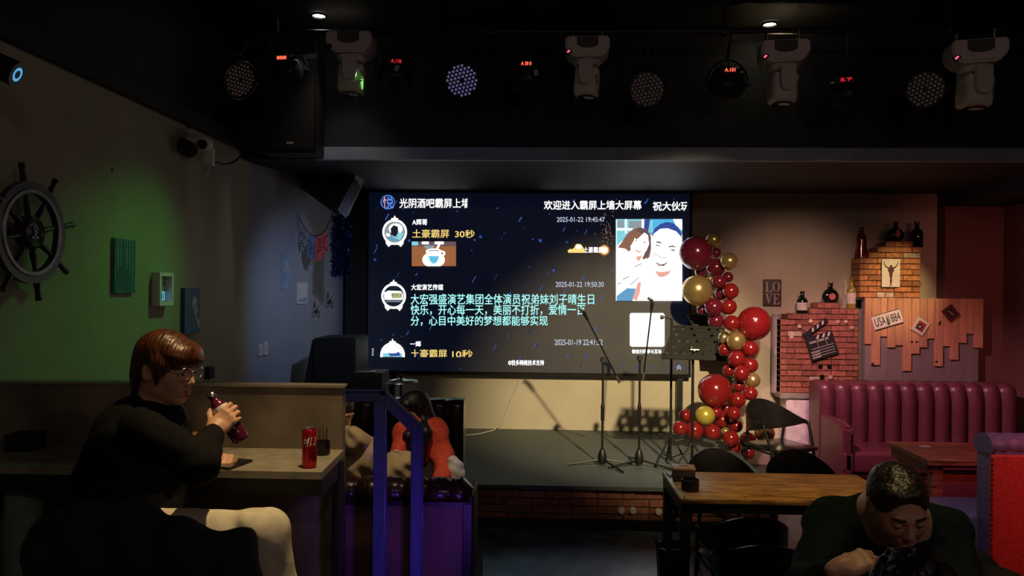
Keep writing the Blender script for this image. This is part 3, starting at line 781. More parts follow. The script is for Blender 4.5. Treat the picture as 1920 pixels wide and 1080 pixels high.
# logo ring and character
p = Pic()
p.ellipse('deep', 727, 379, 13, 13)
for i in range(24):
    a0, a1 = R(i * 15), R(i * 15 + 15)
    p.n -= .5; p.poly('logo', [(727 + 13.5 * math.cos(a0), 379 + 13.5 * math.sin(a0)), (727 + 13.5 * math.cos(a1), 379 + 13.5 * math.sin(a1)), (727 + 11.7 * math.cos(a1), 379 + 11.7 * math.sin(a1)), (727 + 11.7 * math.cos(a0), 379 + 11.7 * math.sin(a0))])
p.build('logo_emblem')
stext('忄', 718, 724, 369, 390, G['pink'], 'logo_character', .02)
stext('兑', 724, 738, 369, 391, G['logo'], 'logo_character', .03)
# three avatars in white wreaths
def avatar(cx, cy, cutoff, inner):
    p = Pic()
    def cl(pts): return [(x, min(y, cutoff)) for x, y in pts]
    n = 36
    for i in range(n):
        a0, a1 = 2 * PI * i / n, 2 * PI * (i + 1) / n
        if cy + 20 * math.sin((a0 + a1) / 2) > cutoff: continue
        p.n = 2.5; p.poly('white', cl([(cx + 23 * math.cos(a0), cy + 24 * math.sin(a0)), (cx + 23 * math.cos(a1), cy + 24 * math.sin(a1)), (cx + 19.3 * math.cos(a1), cy + 20 * math.sin(a1)), (cx + 19.3 * math.cos(a0), cy + 20 * math.sin(a0))]))
    p.n = 3.5; st = []
    for i in range(10):
        rr = 8 if i % 2 == 0 else 4; a = -PI / 2 + i * PI / 5; st.append((cx + rr * math.cos(a) * .9, cy - 23 + rr * math.sin(a)))
    p.poly('white', st)
    if cutoff > cy + 26:
        for s in (-1, 1): p.poly('white', [(cx + s * 4, cy + 23), (cx + s * 17, cy + 15), (cx + s * 16, cy + 22), (cx + s * 11, cy + 28), (cx + s * 9, cy + 25)])
    inner(p, cx, cy)
    return p
def av1(p, cx, cy):
    p.ellipse('grey', cx, cy, 18.5, 19.3).ellipse('white', cx + 2, cy - 6, 13, 10).poly('teal', [(cx + 2, cy), (cx + 17, cy + 2), (cx + 10, cy + 15), (cx - 2, cy + 10)])
    p.poly('dark', [(cx - 8, cy - 6), (cx - 2, cy - 13), (cx + 6, cy - 10), (cx + 7, cy), (cx + 3, cy + 7), (cx + 7, cy + 9), (cx, cy + 8), (cx - 6, cy + 5), (cx - 10, cy + 9), (cx - 7, cy + 1)])
    p.poly('denim', [(cx - 14, cy + 9), (cx - 8, cy + 8), (cx + 6, cy + 15), (cx + 2, cy + 18), (cx - 7, cy + 16)]).poly('white', [(cx - 16, cy + 2), (cx - 8, cy + 4), (cx - 9, cy + 8), (cx - 15, cy + 8)])
def av2(p, cx, cy):
    p.ellipse('dark', cx, cy, 18.5, 19.3).poly('white', [(cx - 18, cy - 6), (cx - 10, cy - 10), (cx + 14, cy - 9), (cx + 18, cy - 2), (cx + 17, cy + 7), (cx - 17, cy + 7)])
    p.poly('olive', [(cx - 5, cy - 6), (cx + 15, cy - 6), (cx + 16, cy + 4), (cx - 3, cy + 5)]).rect('grey', cx - 14, cy + 9, cx + 14, cy + 11)
def av3(p, cx, cy):
    p.poly('white', [(cx + 18.5 * math.cos(R(180 + i * 7.5)), cy + 19 * math.sin(R(180 + i * 7.5))) for i in range(25)] + [(cx + 18.5, cy + 3), (cx - 18.5, cy + 3)])
    p.poly('teal', [(cx - 18, cy - 4), (cx + 18, cy - 4), (cx + 18, cy + 3), (cx - 18, cy + 3)]).poly('navy', [(cx - 9, cy - 5), (cx - 3, cy - 3), (cx + 6, cy - 4), (cx + 12, cy - 7), (cx + 15, cy + 1), (cx - 4, cy + 2)])
avatar(740, 435, 999, av1).build('avatar_picture'); avatar(738, 555, 999, av2).build('avatar_picture'); avatar(736, 666, 669.5, av3).build('avatar_picture')
for cx, cy, s in ((759, 437, '往'),): pass
stext('往 优 艺 人', 727, 755, 551, 556, G['dark'], 'avatar_lettering', .01).location.y -= .006
# coffee picture
p = Pic(); p.rect('orange', 772, 453, 855, 499).rect('hair2', 772, 453, 855, 462).rect('teal', 772, 453, 784, 460).rect('white', 791, 453, 804, 458).rect('white', 815, 453, 832, 458)
for k in range(9): p.line('hair', [(773, 465 + k * 4), (797, 464 + k * 4)], .7).line('hair', [(833, 464 + k * 4), (854, 465 + k * 4)], .7)
p.poly('grey', [(795, 460), (815, 460), (812, 468), (797, 466)])
p.poly('white', [(813 + 21 * math.cos(R(k * 10)), min(487 + 15 * math.sin(R(k * 10)), 499)) for k in range(36)]).ellipse('skin', 813, 471, 15, 5).line('white', [(819, 468), (825, 455)], 4)
p.ellipse('white', 829, 475, 6, 5).ellipse('line', 829, 475, 2.4, 1.8).poly('white', [(799, 472), (828, 472), (824, 484), (818, 492), (809, 492), (802, 484)])
p.poly('cup', [(803, 480), (824, 480), (820, 490), (816, 494), (810, 494), (806, 489)]).ellipse('line', 813, 471, 10, 2.6).ellipse('skin', 813, 472, 9, 2)
p.build('coffee_picture')
# selfie picture
p = Pic()
p.rect('white', 1155, 411, 1279, 564).poly('teal', [(1156, 411), (1205, 411), (1205, 430), (1180, 440), (1156, 462)]).rect('grey', 1158, 413, 1170, 427).rect('white', 1172, 411, 1175, 438).rect('white', 1156, 428, 1186, 432)
p.rect('grey', 1179, 414, 1203, 428).rect('white', 1203, 411, 1212, 430).poly('navy', [(1208, 411), (1219, 411), (1216, 436), (1207, 433)]).poly('sky', [(1219, 411), (1279, 411), (1279, 440), (1216, 440)]).rect('teal', 1219, 413, 1224, 436)
p.poly('white', [(1262, 411), (1279, 411), (1279, 432), (1268, 424)])
# man
p.poly('navy', [(1222, 440), (1228, 428), (1238, 420), (1250, 416), (1262, 418), (1272, 426), (1278, 438), (1278, 470), (1270, 470), (1225, 452)])
p.poly('skin', [(1221, 450), (1226, 438), (1238, 429), (1252, 428), (1268, 434), (1277, 444), (1278, 490), (1272, 505), (1262, 514), (1246, 516), (1230, 508), (1222, 496), (1219, 470)])
p.poly('blush', [(1229, 508), (1240, 510), (1256, 508), (1264, 500), (1252, 516), (1242, 520), (1235, 519), (1231, 515)])
p.poly('white', [(1200, 500), (1229, 510), (1236, 521), (1246, 520), (1266, 505), (1279, 498), (1279, 564), (1196, 564)])
p.poly('line', [(1230, 452), (1238, 453), (1243, 458), (1238, 456), (1231, 455)]).poly('line', [(1227, 459), (1234, 459), (1240, 462), (1232, 461)]).poly('line', [(1253, 462), (1262, 460), (1270, 465), (1262, 463), (1254, 464)]).poly('line', [(1256, 467), (1264, 468), (1268, 471), (1260, 470)])
p.line('grey', [(1224, 482), (1229, 476), (1236, 481), (1243, 484), (1251, 482)], 1.2).poly('line', [(1227, 485), (1230, 491), (1238, 496), (1247, 494), (1252, 489), (1250, 494), (1244, 499), (1236, 498), (1230, 493)]).poly('white', [(1229, 486), (1238, 491), (1250, 490), (1246, 494), (1237, 494)]).line('blush', [(1230, 497), (1238, 500)], 1.6)
# woman
p.poly('hair', [(1158, 464), (1166, 454), (1175, 440), (1186, 430), (1200, 426), (1212, 430), (1220, 440), (1221, 466), (1218, 482), (1208, 490), (1204, 484), (1212, 470), (1190, 446), (1184, 466), (1180, 472), (1170, 466)])
p.poly('hair2', [(1190, 430), (1204, 427), (1214, 433), (1221, 446), (1219, 472), (1214, 482), (1206, 484), (1212, 462), (1206, 440)])
p.poly('skin', [(1182, 462), (1188, 452), (1198, 446), (1208, 436), (1215, 441), (1217, 458), (1212, 470), (1204, 479), (1192, 482), (1184, 474)])
p.poly('blush', [(1192, 482), (1205, 478), (1200, 488), (1196, 490)]).poly('line', [(1191, 449), (1197, 451), (1192, 452)]).poly('line', [(1206, 452), (1213, 455), (1207, 455)]).poly('blush', [(1190, 464), (1196, 470), (1204, 469), (1199, 474), (1193, 472)])
p.poly('white', [(1192, 466), (1197, 469), (1202, 469), (1197, 471)])
p.poly('skin', [(1156, 470), (1172, 466), (1184, 476), (1196, 492), (1212, 484), (1220, 496), (1200, 512), (1180, 535), (1157, 545)])
for k in ((1190, 500, 1203, 494), (1168, 524, 1180, 518), (1182, 534, 1198, 520), (1158, 533, 1164, 530)): p.line('line', [k[:2], k[2:]], 1.5)
p.poly('denim', [(1156, 555), (1176, 540), (1192, 541), (1186, 564), (1156, 564)]).poly('blush', [(1196, 530), (1202, 528), (1200, 548), (1194, 564), (1186, 560)])
p.build('selfie_picture')
# white card (its code left out), scroll badge, golden gift animation
p = Pic(); p.poly('white', [(1183, 587), (1243, 587), (1246, 590), (1246, 647), (1243, 650), (1184, 650), (1181, 647), (1181, 590)]); p.build('white_card')
p = Pic()
for i in range(14):
    a = R(-200 + 15.7 * i); a2 = R(-200 + 15.7 * (i + 1)); p.n = 2; p.poly('blue', [(1273 + 9 * math.cos(a), 690 + 9 * math.sin(a)), (1273 + 9 * math.cos(a2), 690 + 9 * math.sin(a2)), (1273 + 8 * math.cos(a2), 690 + 8 * math.sin(a2)), (1273 + 8 * math.cos(a), 690 + 8 * math.sin(a))])
for dy in (0, 4): p.line('pale', [(1269, 689 + dy), (1273, 685 + dy), (1277, 689 + dy)], 1.2)
p.build('scroll_badge')
p = Pic(); p.ellipse('orange', 1133, 469, 10.5, 10.5).ellipse('flame', 1133, 469, 8, 8).poly('yellow', [(1064, 470), (1070, 466), (1072, 468), (1077, 464), (1079, 459), (1083, 457), (1089, 458), (1093, 463), (1095, 467), (1098, 474), (1066, 474)])
p.ellipse('white', 1085, 463, 5, 4).ellipse('white', 1133, 469, 5.5, 5)
rn = random.Random(3)
for k in range(60):
    x, y = 1138 + rn.gauss(0, 6), 440 + rn.gauss(0, 18); p.n = 2; p.ellipse('hair', x, y, .9, .9)
p.build('gift_animation')
stext('土豪霸屏', 1094, 1131, 463, 474, G['skin'], 'gift_lettering', .02)
p = Pic(); rn = random.Random(11)
for k in range(120):
    x, y = rn.uniform(700, 1285), rn.uniform(365, 692); L = rn.choice((2, 3, 5, 9, 12)); wd = rn.uniform(1.0, 2.6)
    p.n = .6; p.poly('navy' if k % 4 else 'deep', [(x, y), (x + wd, y + .5), (x + wd - L * .55, y + L), (x - L * .55, y + L - .4)])
for x, y, r0 in ((1013, 451, 4), (901, 444, 3.4), (1063, 454, 2.5), (1094, 521, 3.6), (1038, 507, 3.5), (703, 487, 3), (767, 451, 3), (890, 450, 2.6), (1210, 380, 3), (1115, 567, 3), (1077, 375, 2)): p.n = 1; p.ellipse('blue', x, y, r0 * .8, r0 * .8)
p.build('snow_animation')['kind'] = 'stuff'

# ------------------------------------------------------------------ left wall decorations
def onwall(px, py, X=XL): return atX(px, py, X)
def leftm(p):  # matrix on the left wall: x along +Y (towards the stage), y up, z into the room
    return Matrix(((0, 0, 1, p[0]), (1, 0, 0, p[1]), (0, 1, 0, p[2]), (0, 0, 0, 1)))
# ship's wheel
c = onwall(18, 436) + V3((.11, 0, 0))
t = thing('ship_wheel', 'dark wooden ship wheel with round emblem hanging on the left wall in shadow', 'ship wheel', c)
q = MB(); n = 40; rad = .235
for i in range(8):
    a0 = 2 * PI * i / 8; q.mi = 0
    pts = [(math.cos(a0 + PI / 4 * k / 5) * (rad + .03), math.sin(a0 + PI / 4 * k / 5) * (rad + .03)) for k in range(6)] + [(math.cos(a0 + PI / 4 * k / 5) * (rad - .03), math.sin(a0 + PI / 4 * k / 5) * (rad - .03)) for k in range(5, -1, -1)]
    q.prism(pts, leftm(c - V3((.015, 0, 0))), .03)
q.build('rim', M['wood_dark'], t, 40)
for k in range(8):
    a = k * PI / 4 + .2; q = MB(); m = leftm(c)
    q.tube([m @ V3((math.cos(a) * r0, math.sin(a) * r0, 0)) for r0 in (.06, .12, .18, .25, .27, .31, .36)], [.012, .017, .011, .012, .018, .013, .017], 10).build('spoke', M['wood_dark'], t, 60)
q = MB(); q.lathe([(0, -.03), (.085, -.03), (.085, .02), (.07, .03), (.06, .022), (0, .022)], (0, 0, 0), 32); q.b.transform(leftm(c)); hub = q.build('hub', M['wood_dark'], t, 50)
q = MB(); q.lathe([(.052, .024), (.058, .03), (.064, .024)], (0, 0, 0), 32); q.box((0, 0, .026), (.012, .07, .006)).box((0, -.025, .026), (.05, .012, .006)).box((0, .022, .026), (.034, .01, .006)); q.b.transform(leftm(c)); q.build('emblem', M['grey_metal'], hub, 50)
q = MB(); q.lathe([(rad - .034, .016), (rad - .03, .021), (rad - .012, .021), (rad - .008, .016)], (0, 0, 0), 48); q.b.transform(leftm(c)); q.build('rim_band', M['grey_metal'], t, 50)
MB().cyl(c - V3((.11, 0, 0)), c, .02).build('wall_mount', M['black_metal'], t, 40)

def board(px0, py0, px1, py1, thick, name, label, cat, m, wall=XL):
    a, b2 = atX(px0, py1, wall), atX(px1, py0, wall)
    z0, z1 = atX((px0 + px1) / 2, py1, wall).z, atX((px0 + px1) / 2, py0, wall).z
    t = thing(name, label, cat, (wall, (a.y + b2.y) / 2, z0))
    MB().box2((wall, a.y, z0), (wall + thick, b2.y, z1), .002).build('board', m, t)
    return t, leftm((wall + thick + .001, a.y, z0)), b2.y - a.y, z1 - z0
t, m, W, H = board(209, 448, 249, 549, .022, 'wall_picture', 'tall teal wooden board with a lattice tower painted on it, on the green lit wall', 'picture', M['teal_board'])
q = MB()
L = [(.02, .04), (.06, .24), (.13, .38), (.2, .44), (.30, .50), (.36, .95), (.38, .98), (.40, .95), (.46, .50), (.56, .44), (.66, .34), (.82, .20), (.95, .04)]
q.prism([(u * W, v * H) for u, v in L], m, .001); q.build('painted_tower', M['teal_dark'], t)
q = MB()
for k in range(7): q.box(m @ V3((W * .98 * (k + .5) / 7, H * .5, 0)), (.002, .002, H * .98))
for v in (.86,): q.box(m @ V3((W / 2, H * v, 0)), (.002, W * .96, .008))
q.build('plank_seams', M['teal_dark'], t)
a, b2 = atX(284, 574, XL), atX(311, 511, XL); W, H = b2.y - a.y, atX(297, 511, XL).z - atX(297, 573, XL).z; z0 = atX(297, 573, XL).z
t = thing('picture_frame', 'white deep box picture frame with red lettering over a glowing blue patch', 'picture frame', (XL, a.y + W / 2, z0))
m = leftm((XL, a.y, z0)); q = MB(); f = .026
for u0, v0, u1, v1 in ((0, 0, W, f), (0, H - f, W, H), (0, f, f, H - f), (W - f, f, W, H - f)):
    q.prism([(u0, v0), (u1, v0), (u1, v1), (u0, v1)], m, .06)
q.build('frame', M['white_plastic'], t)
q = MB(); q.prism([(f, f), (W - f, f), (W - f, H - f), (f, H - f)], m @ Matrix.Translation((0, 0, .01)), .004); bk = q.build('backing_card', M['paper'], t)
text('MMM', m @ Matrix.Translation((W * .22, H * .5, .016)), W * .56, 'lettering', M['label_orange'], t, h=H * .2)
q = MB(); q.prism([(W * .2, H * .16), (W * .8, H * .16), (W * .8, H * .42), (W * .2, H * .42)], m @ Matrix.Translation((0, 0, .015)), .001); q.build('blue_patch', M['blue_patch'], t)
q = MB()
for k in range(4): q.box(m @ V3((W * (.3 + k * .13), H * .29, .0175)), (.002, .008, H * .2))
q.build('patch_marks', M['navy_board'], t)
t, m, W, H = board(339, 540, 368, 625, .03, 'wall_picture', 'blue canvas print of a pale face behind a raised hand, above the seated person', 'picture', M['navy_board'])
q = MB(); q.prism([(W * (.64 + .17 * math.cos(R(k * 15))), H * (.66 + .15 * math.sin(R(k * 15)))) for k in range(24)], m, .001)
q.prism([(W * u, H * v) for u, v in ((.52, .62), (.78, .62), (.86, .5), (.72, .38), (.6, .42))], m, .0012)
for k in range(4): q.prism([(W * u, H * v) for u, v in ((.62 + .05 * k, .40 - .06 * k), (.67 + .05 * k, .42 - .06 * k), (.97, .26 - .055 * k), (.97, .22 - .055 * k))], m, .0014)
q.build('painted_face', M['print_pale'], t)
q = MB(); q.prism([(W * u, H * v) for u, v in ((.68, .64), (.76, .66), (.78, .63), (.70, .61))], m, .002); q.prism([(W * u, H * v) for u, v in ((.58, .6), (.62, .5), (.66, .44), (.64, .52), (.61, .61))], m, .002)
q.build('painted_shadow', M['navy_board'], t)
p = onwall(389, 698); o = MB().box(p + V3((.02, 0, 0)), (.04, .11, .10), None, .006).build('wall_thermostat', M['black_plastic']); tag(o, 'small black box on the left wall just beyond the spectacles', 'wall box')
p = onwall(210, 319); o = MB().sph(p, (.006, .012, .012), 10, 8).build('wall_screw', M['black_metal']); tag(o, 'tiny dark screw alone in the green wall above the tower board', 'screw')

# alcove wall: a plane from (XL, 7.0) to (-2.37, YB)
AN = V3((2.1, -.38, 0)).normalized(); AT = V3((.38, 2.1, 0)).normalized()
def onalc(px, py):
    d = _f + _r * ((px - 960) / F) + _u * (-(py - 540) / F)
    k = ((V3((XL, 7.0, 0)) - CAM).dot(AN)) / d.dot(AN)
    return CAM + d * k
def alcm(p): return Matrix(((AT.x, 0, AN.x, p.x), (AT.y, 0, AN.y, p.y), (AT.z, 1, AN.z, p.z), (0, 0, 0, 1)))
def card(px0, py0, px1, py1, name, label, cat, m, thick=.006, group=None):
    a, b2 = onalc(px0, py1), onalc(px1, py1); W = (b2 - a).length; H = onalc((px0 + px1) / 2, py0).z - onalc((px0 + px1) / 2, py1).z
    t = thing(name, label, cat, a, 0, group); mm = alcm(a)
    q = MB(); q.prism([(0, 0), (W, 0), (W, H), (0, H)], mm, thick); q.build('card', m, t)
    return t, mm @ Matrix.Translation((0, 0, thick + .0005)), W, H
t, m, W, H = card(527, 477, 543, 543, 'wall_picture', 'narrow pale blue picture board, leftmost on the bluish alcove wall', 'picture', M['print_blue'])
q = MB(); q.prism([(W * u, H * v) for u, v in ((.1, .5), (.4, .75), (.55, .92), (.8, .7), (.9, .45), (.6, .5))], m, .001); q.build('painted_figure', M['print_grey'], t)
t, m, W, H = card(555, 530, 575, 570, 'wall_picture', 'plain whitish picture board on the bluish alcove wall', 'picture', M['paper'], .012)
q = MB(); q.prism([(W * u, H * v) for u, v in ((.1, .1), (.9, .1), (.9, .3), (.1, .22))], m, .001); q.build('faint_print', M['print_blue'], t)
for (bx, lb) in (((583, 562, 601, 601), 'small sketch print of a motorcycle, lower of two on the alcove wall'), ((609, 545, 625, 582), 'small sketch print of a motorcycle nearest the screen')):
    t, m, W, H = card(*bx, 'wall_picture', lb, 'picture', M['print_sketch'], .003, 'sketch prints on the alcove wall')
    q = MB(); r0 = H * .17
    for cx in (.27, .74):
        for k in range(14):
            a0, a1 = 2 * PI * k / 14, 2 * PI * (k + 1) / 14
            q.prism([(W * cx + math.cos(a0) * r0, H * .28 + math.sin(a0) * r0), (W * cx + math.cos(a1) * r0, H * .28 + math.sin(a1) * r0), (W * cx + math.cos(a1) * r0 * .65, H * .28 + math.sin(a1) * r0 * .65), (W * cx + math.cos(a0) * r0 * .65, H * .28 + math.sin(a0) * r0 * .65)], m, .001)
    q.prism([(W * u, H * v) for u, v in ((.25, .3), (.42, .55), (.62, .55), (.72, .72), (.8, .72), (.66, .48), (.74, .3), (.6, .36), (.45, .3))], m, .001)
    q.prism([(W * u, H * v) for u, v in ((.22, .55), (.42, .62), (.4, .8), (.3, .92), (.22, .8))], m, .0012)
    q.build('printed_motorcycle', M['ink'], t)
for px0, py0, px1, py1, lb in ((483, 645, 490.5, 667.5, 'white light switch plate on the alcove corner, left of the pair'), (493, 642, 500, 665.5, 'white light switch plate on the alcove corner, right of the pair')):
    t, m, W, H = card(px0, py0, px1, py1, 'light_switch', lb, 'light switch', M['white_plastic'], .014, 'switch plates on the alcove corner')
    q = MB(); q.prism([(W * .2, H * .2), (W * .8, H * .2), (W * .8, H * .8), (W * .2, H * .8)], m, .004); q.build('rocker', M['white_paint'], t)
# flag garland: cord with cards
t = thing('flag_garland', 'garland of small printed pennant flags sagging on a cord from the hung loudspeaker', 'garland', at(555, 345, 7.9))
pts = [(553, 318), (550, 345), (553, 378), (560, 405), (570, 425), (580, 438), (592, 443), (603, 438), (611, 430), (618, 415), (624, 398)]
MB().tube([at(x, y, 7.92) for x, y in pts], .005, 6).build('cord', M['wood_dark'], t, 60)
FL = [((559, 398), (551, 416), (545, 428), (549, 440), (557, 449), (566, 432)), ((568, 426), (562, 446), (560, 455), (568, 473), (574, 458), (579, 437)), ((580, 440), (575, 462), (576, 480), (588, 490), (590, 445)), ((591, 446), (589, 491), (604, 488), (606, 440), (601, 440)), ((606, 438), (604, 480), (616, 470), (613, 432))]
for k, (pl, mm) in enumerate(zip(FL, ('print_sketch', 'print_sketch', 'flag_blue', 'flag_red', 'flag_red'))):
    q = MB(); P3 = [at(x, y, 7.915 - .012 * (k % 2)) for x, y in pl]; q.prism([(p.x, p.z) for p in P3], Matrix(((1, 0, 0, 0), (0, 0, -1, P3[0].y), (0, 1, 0, 0), (0, 0, 0, 1))), .003)
    fl = q.build('flag', M[mm], t)
    cx = sum(p.x for p in P3) / len(P3); cz = sum(p.z for p in P3) / len(P3)
    q = MB()
    for i in range(6): q.box((cx + random.uniform(-.02, .02), P3[0].y - .004, cz + (i - 2.5) * .028), (.03 + random.uniform(0, .02), .001, .01), (0, random.uniform(-.6, .6), 0))
    q.build('flag_print', M['ink'] if k < 2 else M['maroon'], fl)
q = MB(); 
for i in range(26):
    a = at(549 + random.uniform(-2, 2), 350 + random.uniform(0, 14), 7.9); b2 = at(543 + random.uniform(-6, 10), 385 + random.uniform(0, 20), 7.9 + random.uniform(-.05, .05)); q.tube([a, a.lerp(b2, .5) + V3((random.uniform(-.03, .03), 0, 0)), b2], [.004, .008, .003], 5)
o = q.build('feather_tassel', M['tassel'], smooth=60); tag(o, 'brown feathery tassel hanging at the top of the flag garland', 'tassel')
# blue tinsel
q = MB(); rn = random.Random(5)
for k in range(1500):
    u = rn.random(); v = rn.random(); y = 405 + v * 112; x = 622 + (u) * 32 + (4 if v < .2 else 0)
    c = at(x, y, 7.95 + rn.uniform(-.06, .06)); d = V3((rn.uniform(-1, 1), rn.uniform(-1, 1), rn.uniform(-1, 1))).normalized() * rn.uniform(.02, .045); e = V3((rn.uniform(-1, 1), rn.uniform(-1, 1), rn.uniform(-1, 1))).normalized() * .005
    q.fan([c - d - e, c + d - e, c + d + e, c - d + e])
o = q.build('tinsel_garland', M['navy_tinsel']); tag(o, 'bushy dark blue metallic tinsel hanging beside the screen post', 'tinsel')

# ------------------------------------------------------------------ equipment at stage left
q = MB(); A = [at(588, 634, 7.6), at(668, 632, 7.6), at(672, 745, 7.6), at(561, 745, 7.6)]
zb = SZ + .0
t = thing('floor_loudspeaker', 'large black wedge loudspeaker standing at stage left below the sketch prints', 'loudspeaker', (A[0].x + .2, 7.8, SZ))
xb = at(548, 800, 7.6).x
q.prism([(A[0].x, A[0].z), (A[1].x, A[1].z), (A[1].x + .02, SZ), (xb, SZ)], Matrix(((1, 0, 0, 0), (0, 0, -1, 8.15), (0, 1, 0, 0), (0, 0, 0, 1))), .6)
bmesh.ops.bevel(q.b, geom=q.b.edges[:], offset=.015, segments=2, affect='EDGES'); q.build('cabinet', M['black'], t, 40)
MB().box(at(625, 690, 7.54), (.42, .01, .42), None, .01).build('grille', M['grille'], t)
c0 = at(678, 704, 7.3)
t = thing('amplifier_case', 'black amplifier case left of the cymbal with a thin glinting top edge', 'amplifier', (c0.x, 7.5, SZ))
xa, xc = at(657, 700, 7.2).x, at(717, 700, 7.2).x; zt = at(680, 699, 7.2).z
MB().box2((xa, 7.2, SZ), (xc, 7.55, zt), .01).build('case', M['black'], t, 40)
MB().tube([(xa + .06, 7.19, zt - .03), (xa + .06, 7.15, zt + .01), (xc - .06, 7.15, zt + .02), (xc - .06, 7.19, zt - .03)], .008, 8).build('handle', M['chrome'], t, 60)
for sx in (0, 1):
    for sy in (0, 1): MB().cyl((xa + .05 + sx * (xc - xa - .1), 7.25 + sy * .25, SZ - .0), (xa + .05 + sx * (xc - xa - .1), 7.25 + sy * .25, SZ + .02), .02).build('foot', M['rubber'], t, 40)
c0 = at(752, 712, 6.9)
t = thing('cymbal_stand', 'shiny cymbal on a thin black stand behind the woman in red', 'cymbal', (c0.x, c0.y, SZ))
q = MB(); q.lathe([(.012, .012), (.03, .01), (.05, -.002), (.155, -.016), (.156, -.019), (.05, -.006), (.012, .006)], c0, 40, (R(3), R(-1), 0)); q.build('cymbal', M['chrome'], t, 180)
MB().cyl((c0.x, c0.y, SZ + .1), c0 + V3((0, 0, .05)), .011).build('pole', M['black_metal'], t, 40)
for k in range(3):
    a = k * 2 * PI / 3 + .4; MB().tube([(c0.x, c0.y, SZ + .32), (c0.x + math.cos(a) * .26, c0.y + math.sin(a) * .26, SZ + .01)], .01, 8).build('leg', M['black_metal'], t, 40)
# white wall cable trailing onto the stage
pts = [(974, 712), (968, 730), (958, 750), (948, 775), (940, 795), (925, 807), (900, 813), (868, 817)]
P3 = []
for i, (x, y) in enumerate(pts):
    P3.append(at(x, y, 9.085) if i < 5 else V3((atZ(x, y, SZ + .008).x, min(atZ(x, y, SZ + .008).y, 9.06), SZ + .008)))
o = MB().tube(P3, .007, 8).build('cable', M['white_paint'], smooth=60); tag(o, 'thin whitish cable hanging under the screen and curling onto the stage', 'cable')

# ------------------------------------------------------------------ microphone stands and music stand on the stage
def mic_stand(foot, zj, b0, b1, label, legs, yoff=0):
    t = thing('microphone_stand', label, 'microphone stand', foot)
    x, y, z = foot
    MB().cyl((x, y, z + .05), (x, y, zj), .011).cyl((x, y, z + .44), (x, y, z + .58), .018, .018).cyl((x, y, z + .58), (x, y, z + .62), .018, .012).build('pole', M['black_metal'], t, 40)
    MB().lathe([(0, .02), (.03, .02), (.045, .05), (.042, .10), (.026, .15), (.014, .17), (0, .17)], foot, 20).build('base_hub', M['black_plastic'], t, 60)
    for a in legs:
        MB().tube([V3(foot) + V3((math.cos(a) * .03, math.sin(a) * .03, .06)), V3(foot) + V3((math.cos(a) * .34, math.sin(a) * .34, .012))], .010, 8).build('leg', M['black_metal'], t, 40)
    b0, b1 = V3(b0), V3(b1); d = (b1 - b0).normalized()
    j = V3((x, y, zj))
    MB().sph(j, .03, 16, 12).cyl(j + V3((0, .03, 0)), j - V3((0, .045, 0)), .022).build('joint_clutch', M['black_plastic'], t, 50)
    bm = MB().tube([b0, b1], .008, 10).build('boom_arm', M['black_metal'], t, 40)
    MB().cyl(b1 - d * .06, b1 + d * .02, .014).build('counterweight', M['grey_metal'], bm, 40)
    cl = MB().cyl(b0 - d * .05, b0 + d * .03, .019, .014).box(b0 - d * .06 + V3((-.02, 0, .015)), (.06, .03, .03), (0, .6, 0), .008)
    cl.build('microphone_clip', M['black_plastic'], bm, 40)
    return t
f1 = atZ(1129, 873, SZ); f1 = V3((f1.x, f1.y, SZ))
jz = at(1131, 675, f1.y).z
mic_stand(f1, jz, at(1099, 594, f1.y - .15), at(1160, 714, f1.y + .08), 'black microphone stand with boom leaning left across the message text', (R(185), R(-60), R(2)))
f2 = atZ(1198, 874, SZ); f2 = V3((f2.x, f2.y, SZ))
mic_stand(f2, at(1203, 672, f2.y).z, at(1222, 576, f2.y - .1), at(1206, 710, f2.y + .05), 'black microphone stand with near upright boom in front of the white card', (R(205), R(-28), R(100)))
f3 = atZ(1257, 872, SZ); f3 = V3((f3.x, f3.y, SZ))
t = thing('microphone_stand', 'straight black stand with short sideways clip, left of the music stand desk', 'microphone stand', f3)
x, y, z = f3; zt = at(1257, 597, y).z
MB().cyl((x, y, z + .04), (x, y, zt), .012).cyl((x, y, z + .38), (x, y, z + .5), .017).build('pole', M['black_metal'], t, 40)
MB().tube([(x, y, zt), (x - .06, y, zt + .015), (x - .10, y, zt + .01)], .010, 8).cyl((x - .11, y, zt + .01), (x - .08, y, zt + .01), .02).build('microphone_clip', M['black_plastic'], t, 40)
for a in (R(215), R(-35), R(90)):
    e = V3((x + math.cos(a) * .20, y + math.sin(a) * .20, z + .012)); h = V3((x, y, z + .30))
    l = MB().tube([h, e], .009, 8).build('leg', M['black_metal'], t, 40); MB().tube([V3((x, y, z + .07)), h.lerp(e, .6)], .006, 6).build('brace', M['black_metal'], l, 40); MB().cyl(e - V3((0, 0, .012)), e + V3((0, 0, .015)), .014).build('rubber_foot', M['rubber'], l, 40)
# music stand
YM = 6.9
a, b2, c, d = at(1244, 668, YM - .08), at(1336, 671, YM - .08), at(1358, 616, YM + .06), at(1262, 613, YM + .06)
px = at(1299, 700, YM)
t = thing('music_stand', 'black perforated music stand in front of the balloon garland', 'music stand', (px.x, YM, SZ))
holes = MB()
ex = (b2 - a); ez = (d - a)
U, Vn = ex.length, ez.length; exn = ex.normalized(); nrm = exn.cross(ez).normalized(); ezn = nrm.cross(exn)
dm = Matrix(((exn.x, ezn.x, nrm.x, a.x), (exn.y, ezn.y, nrm.y, a.y), (exn.z, ezn.z, nrm.z, a.z), (0, 0, 0, 1)))
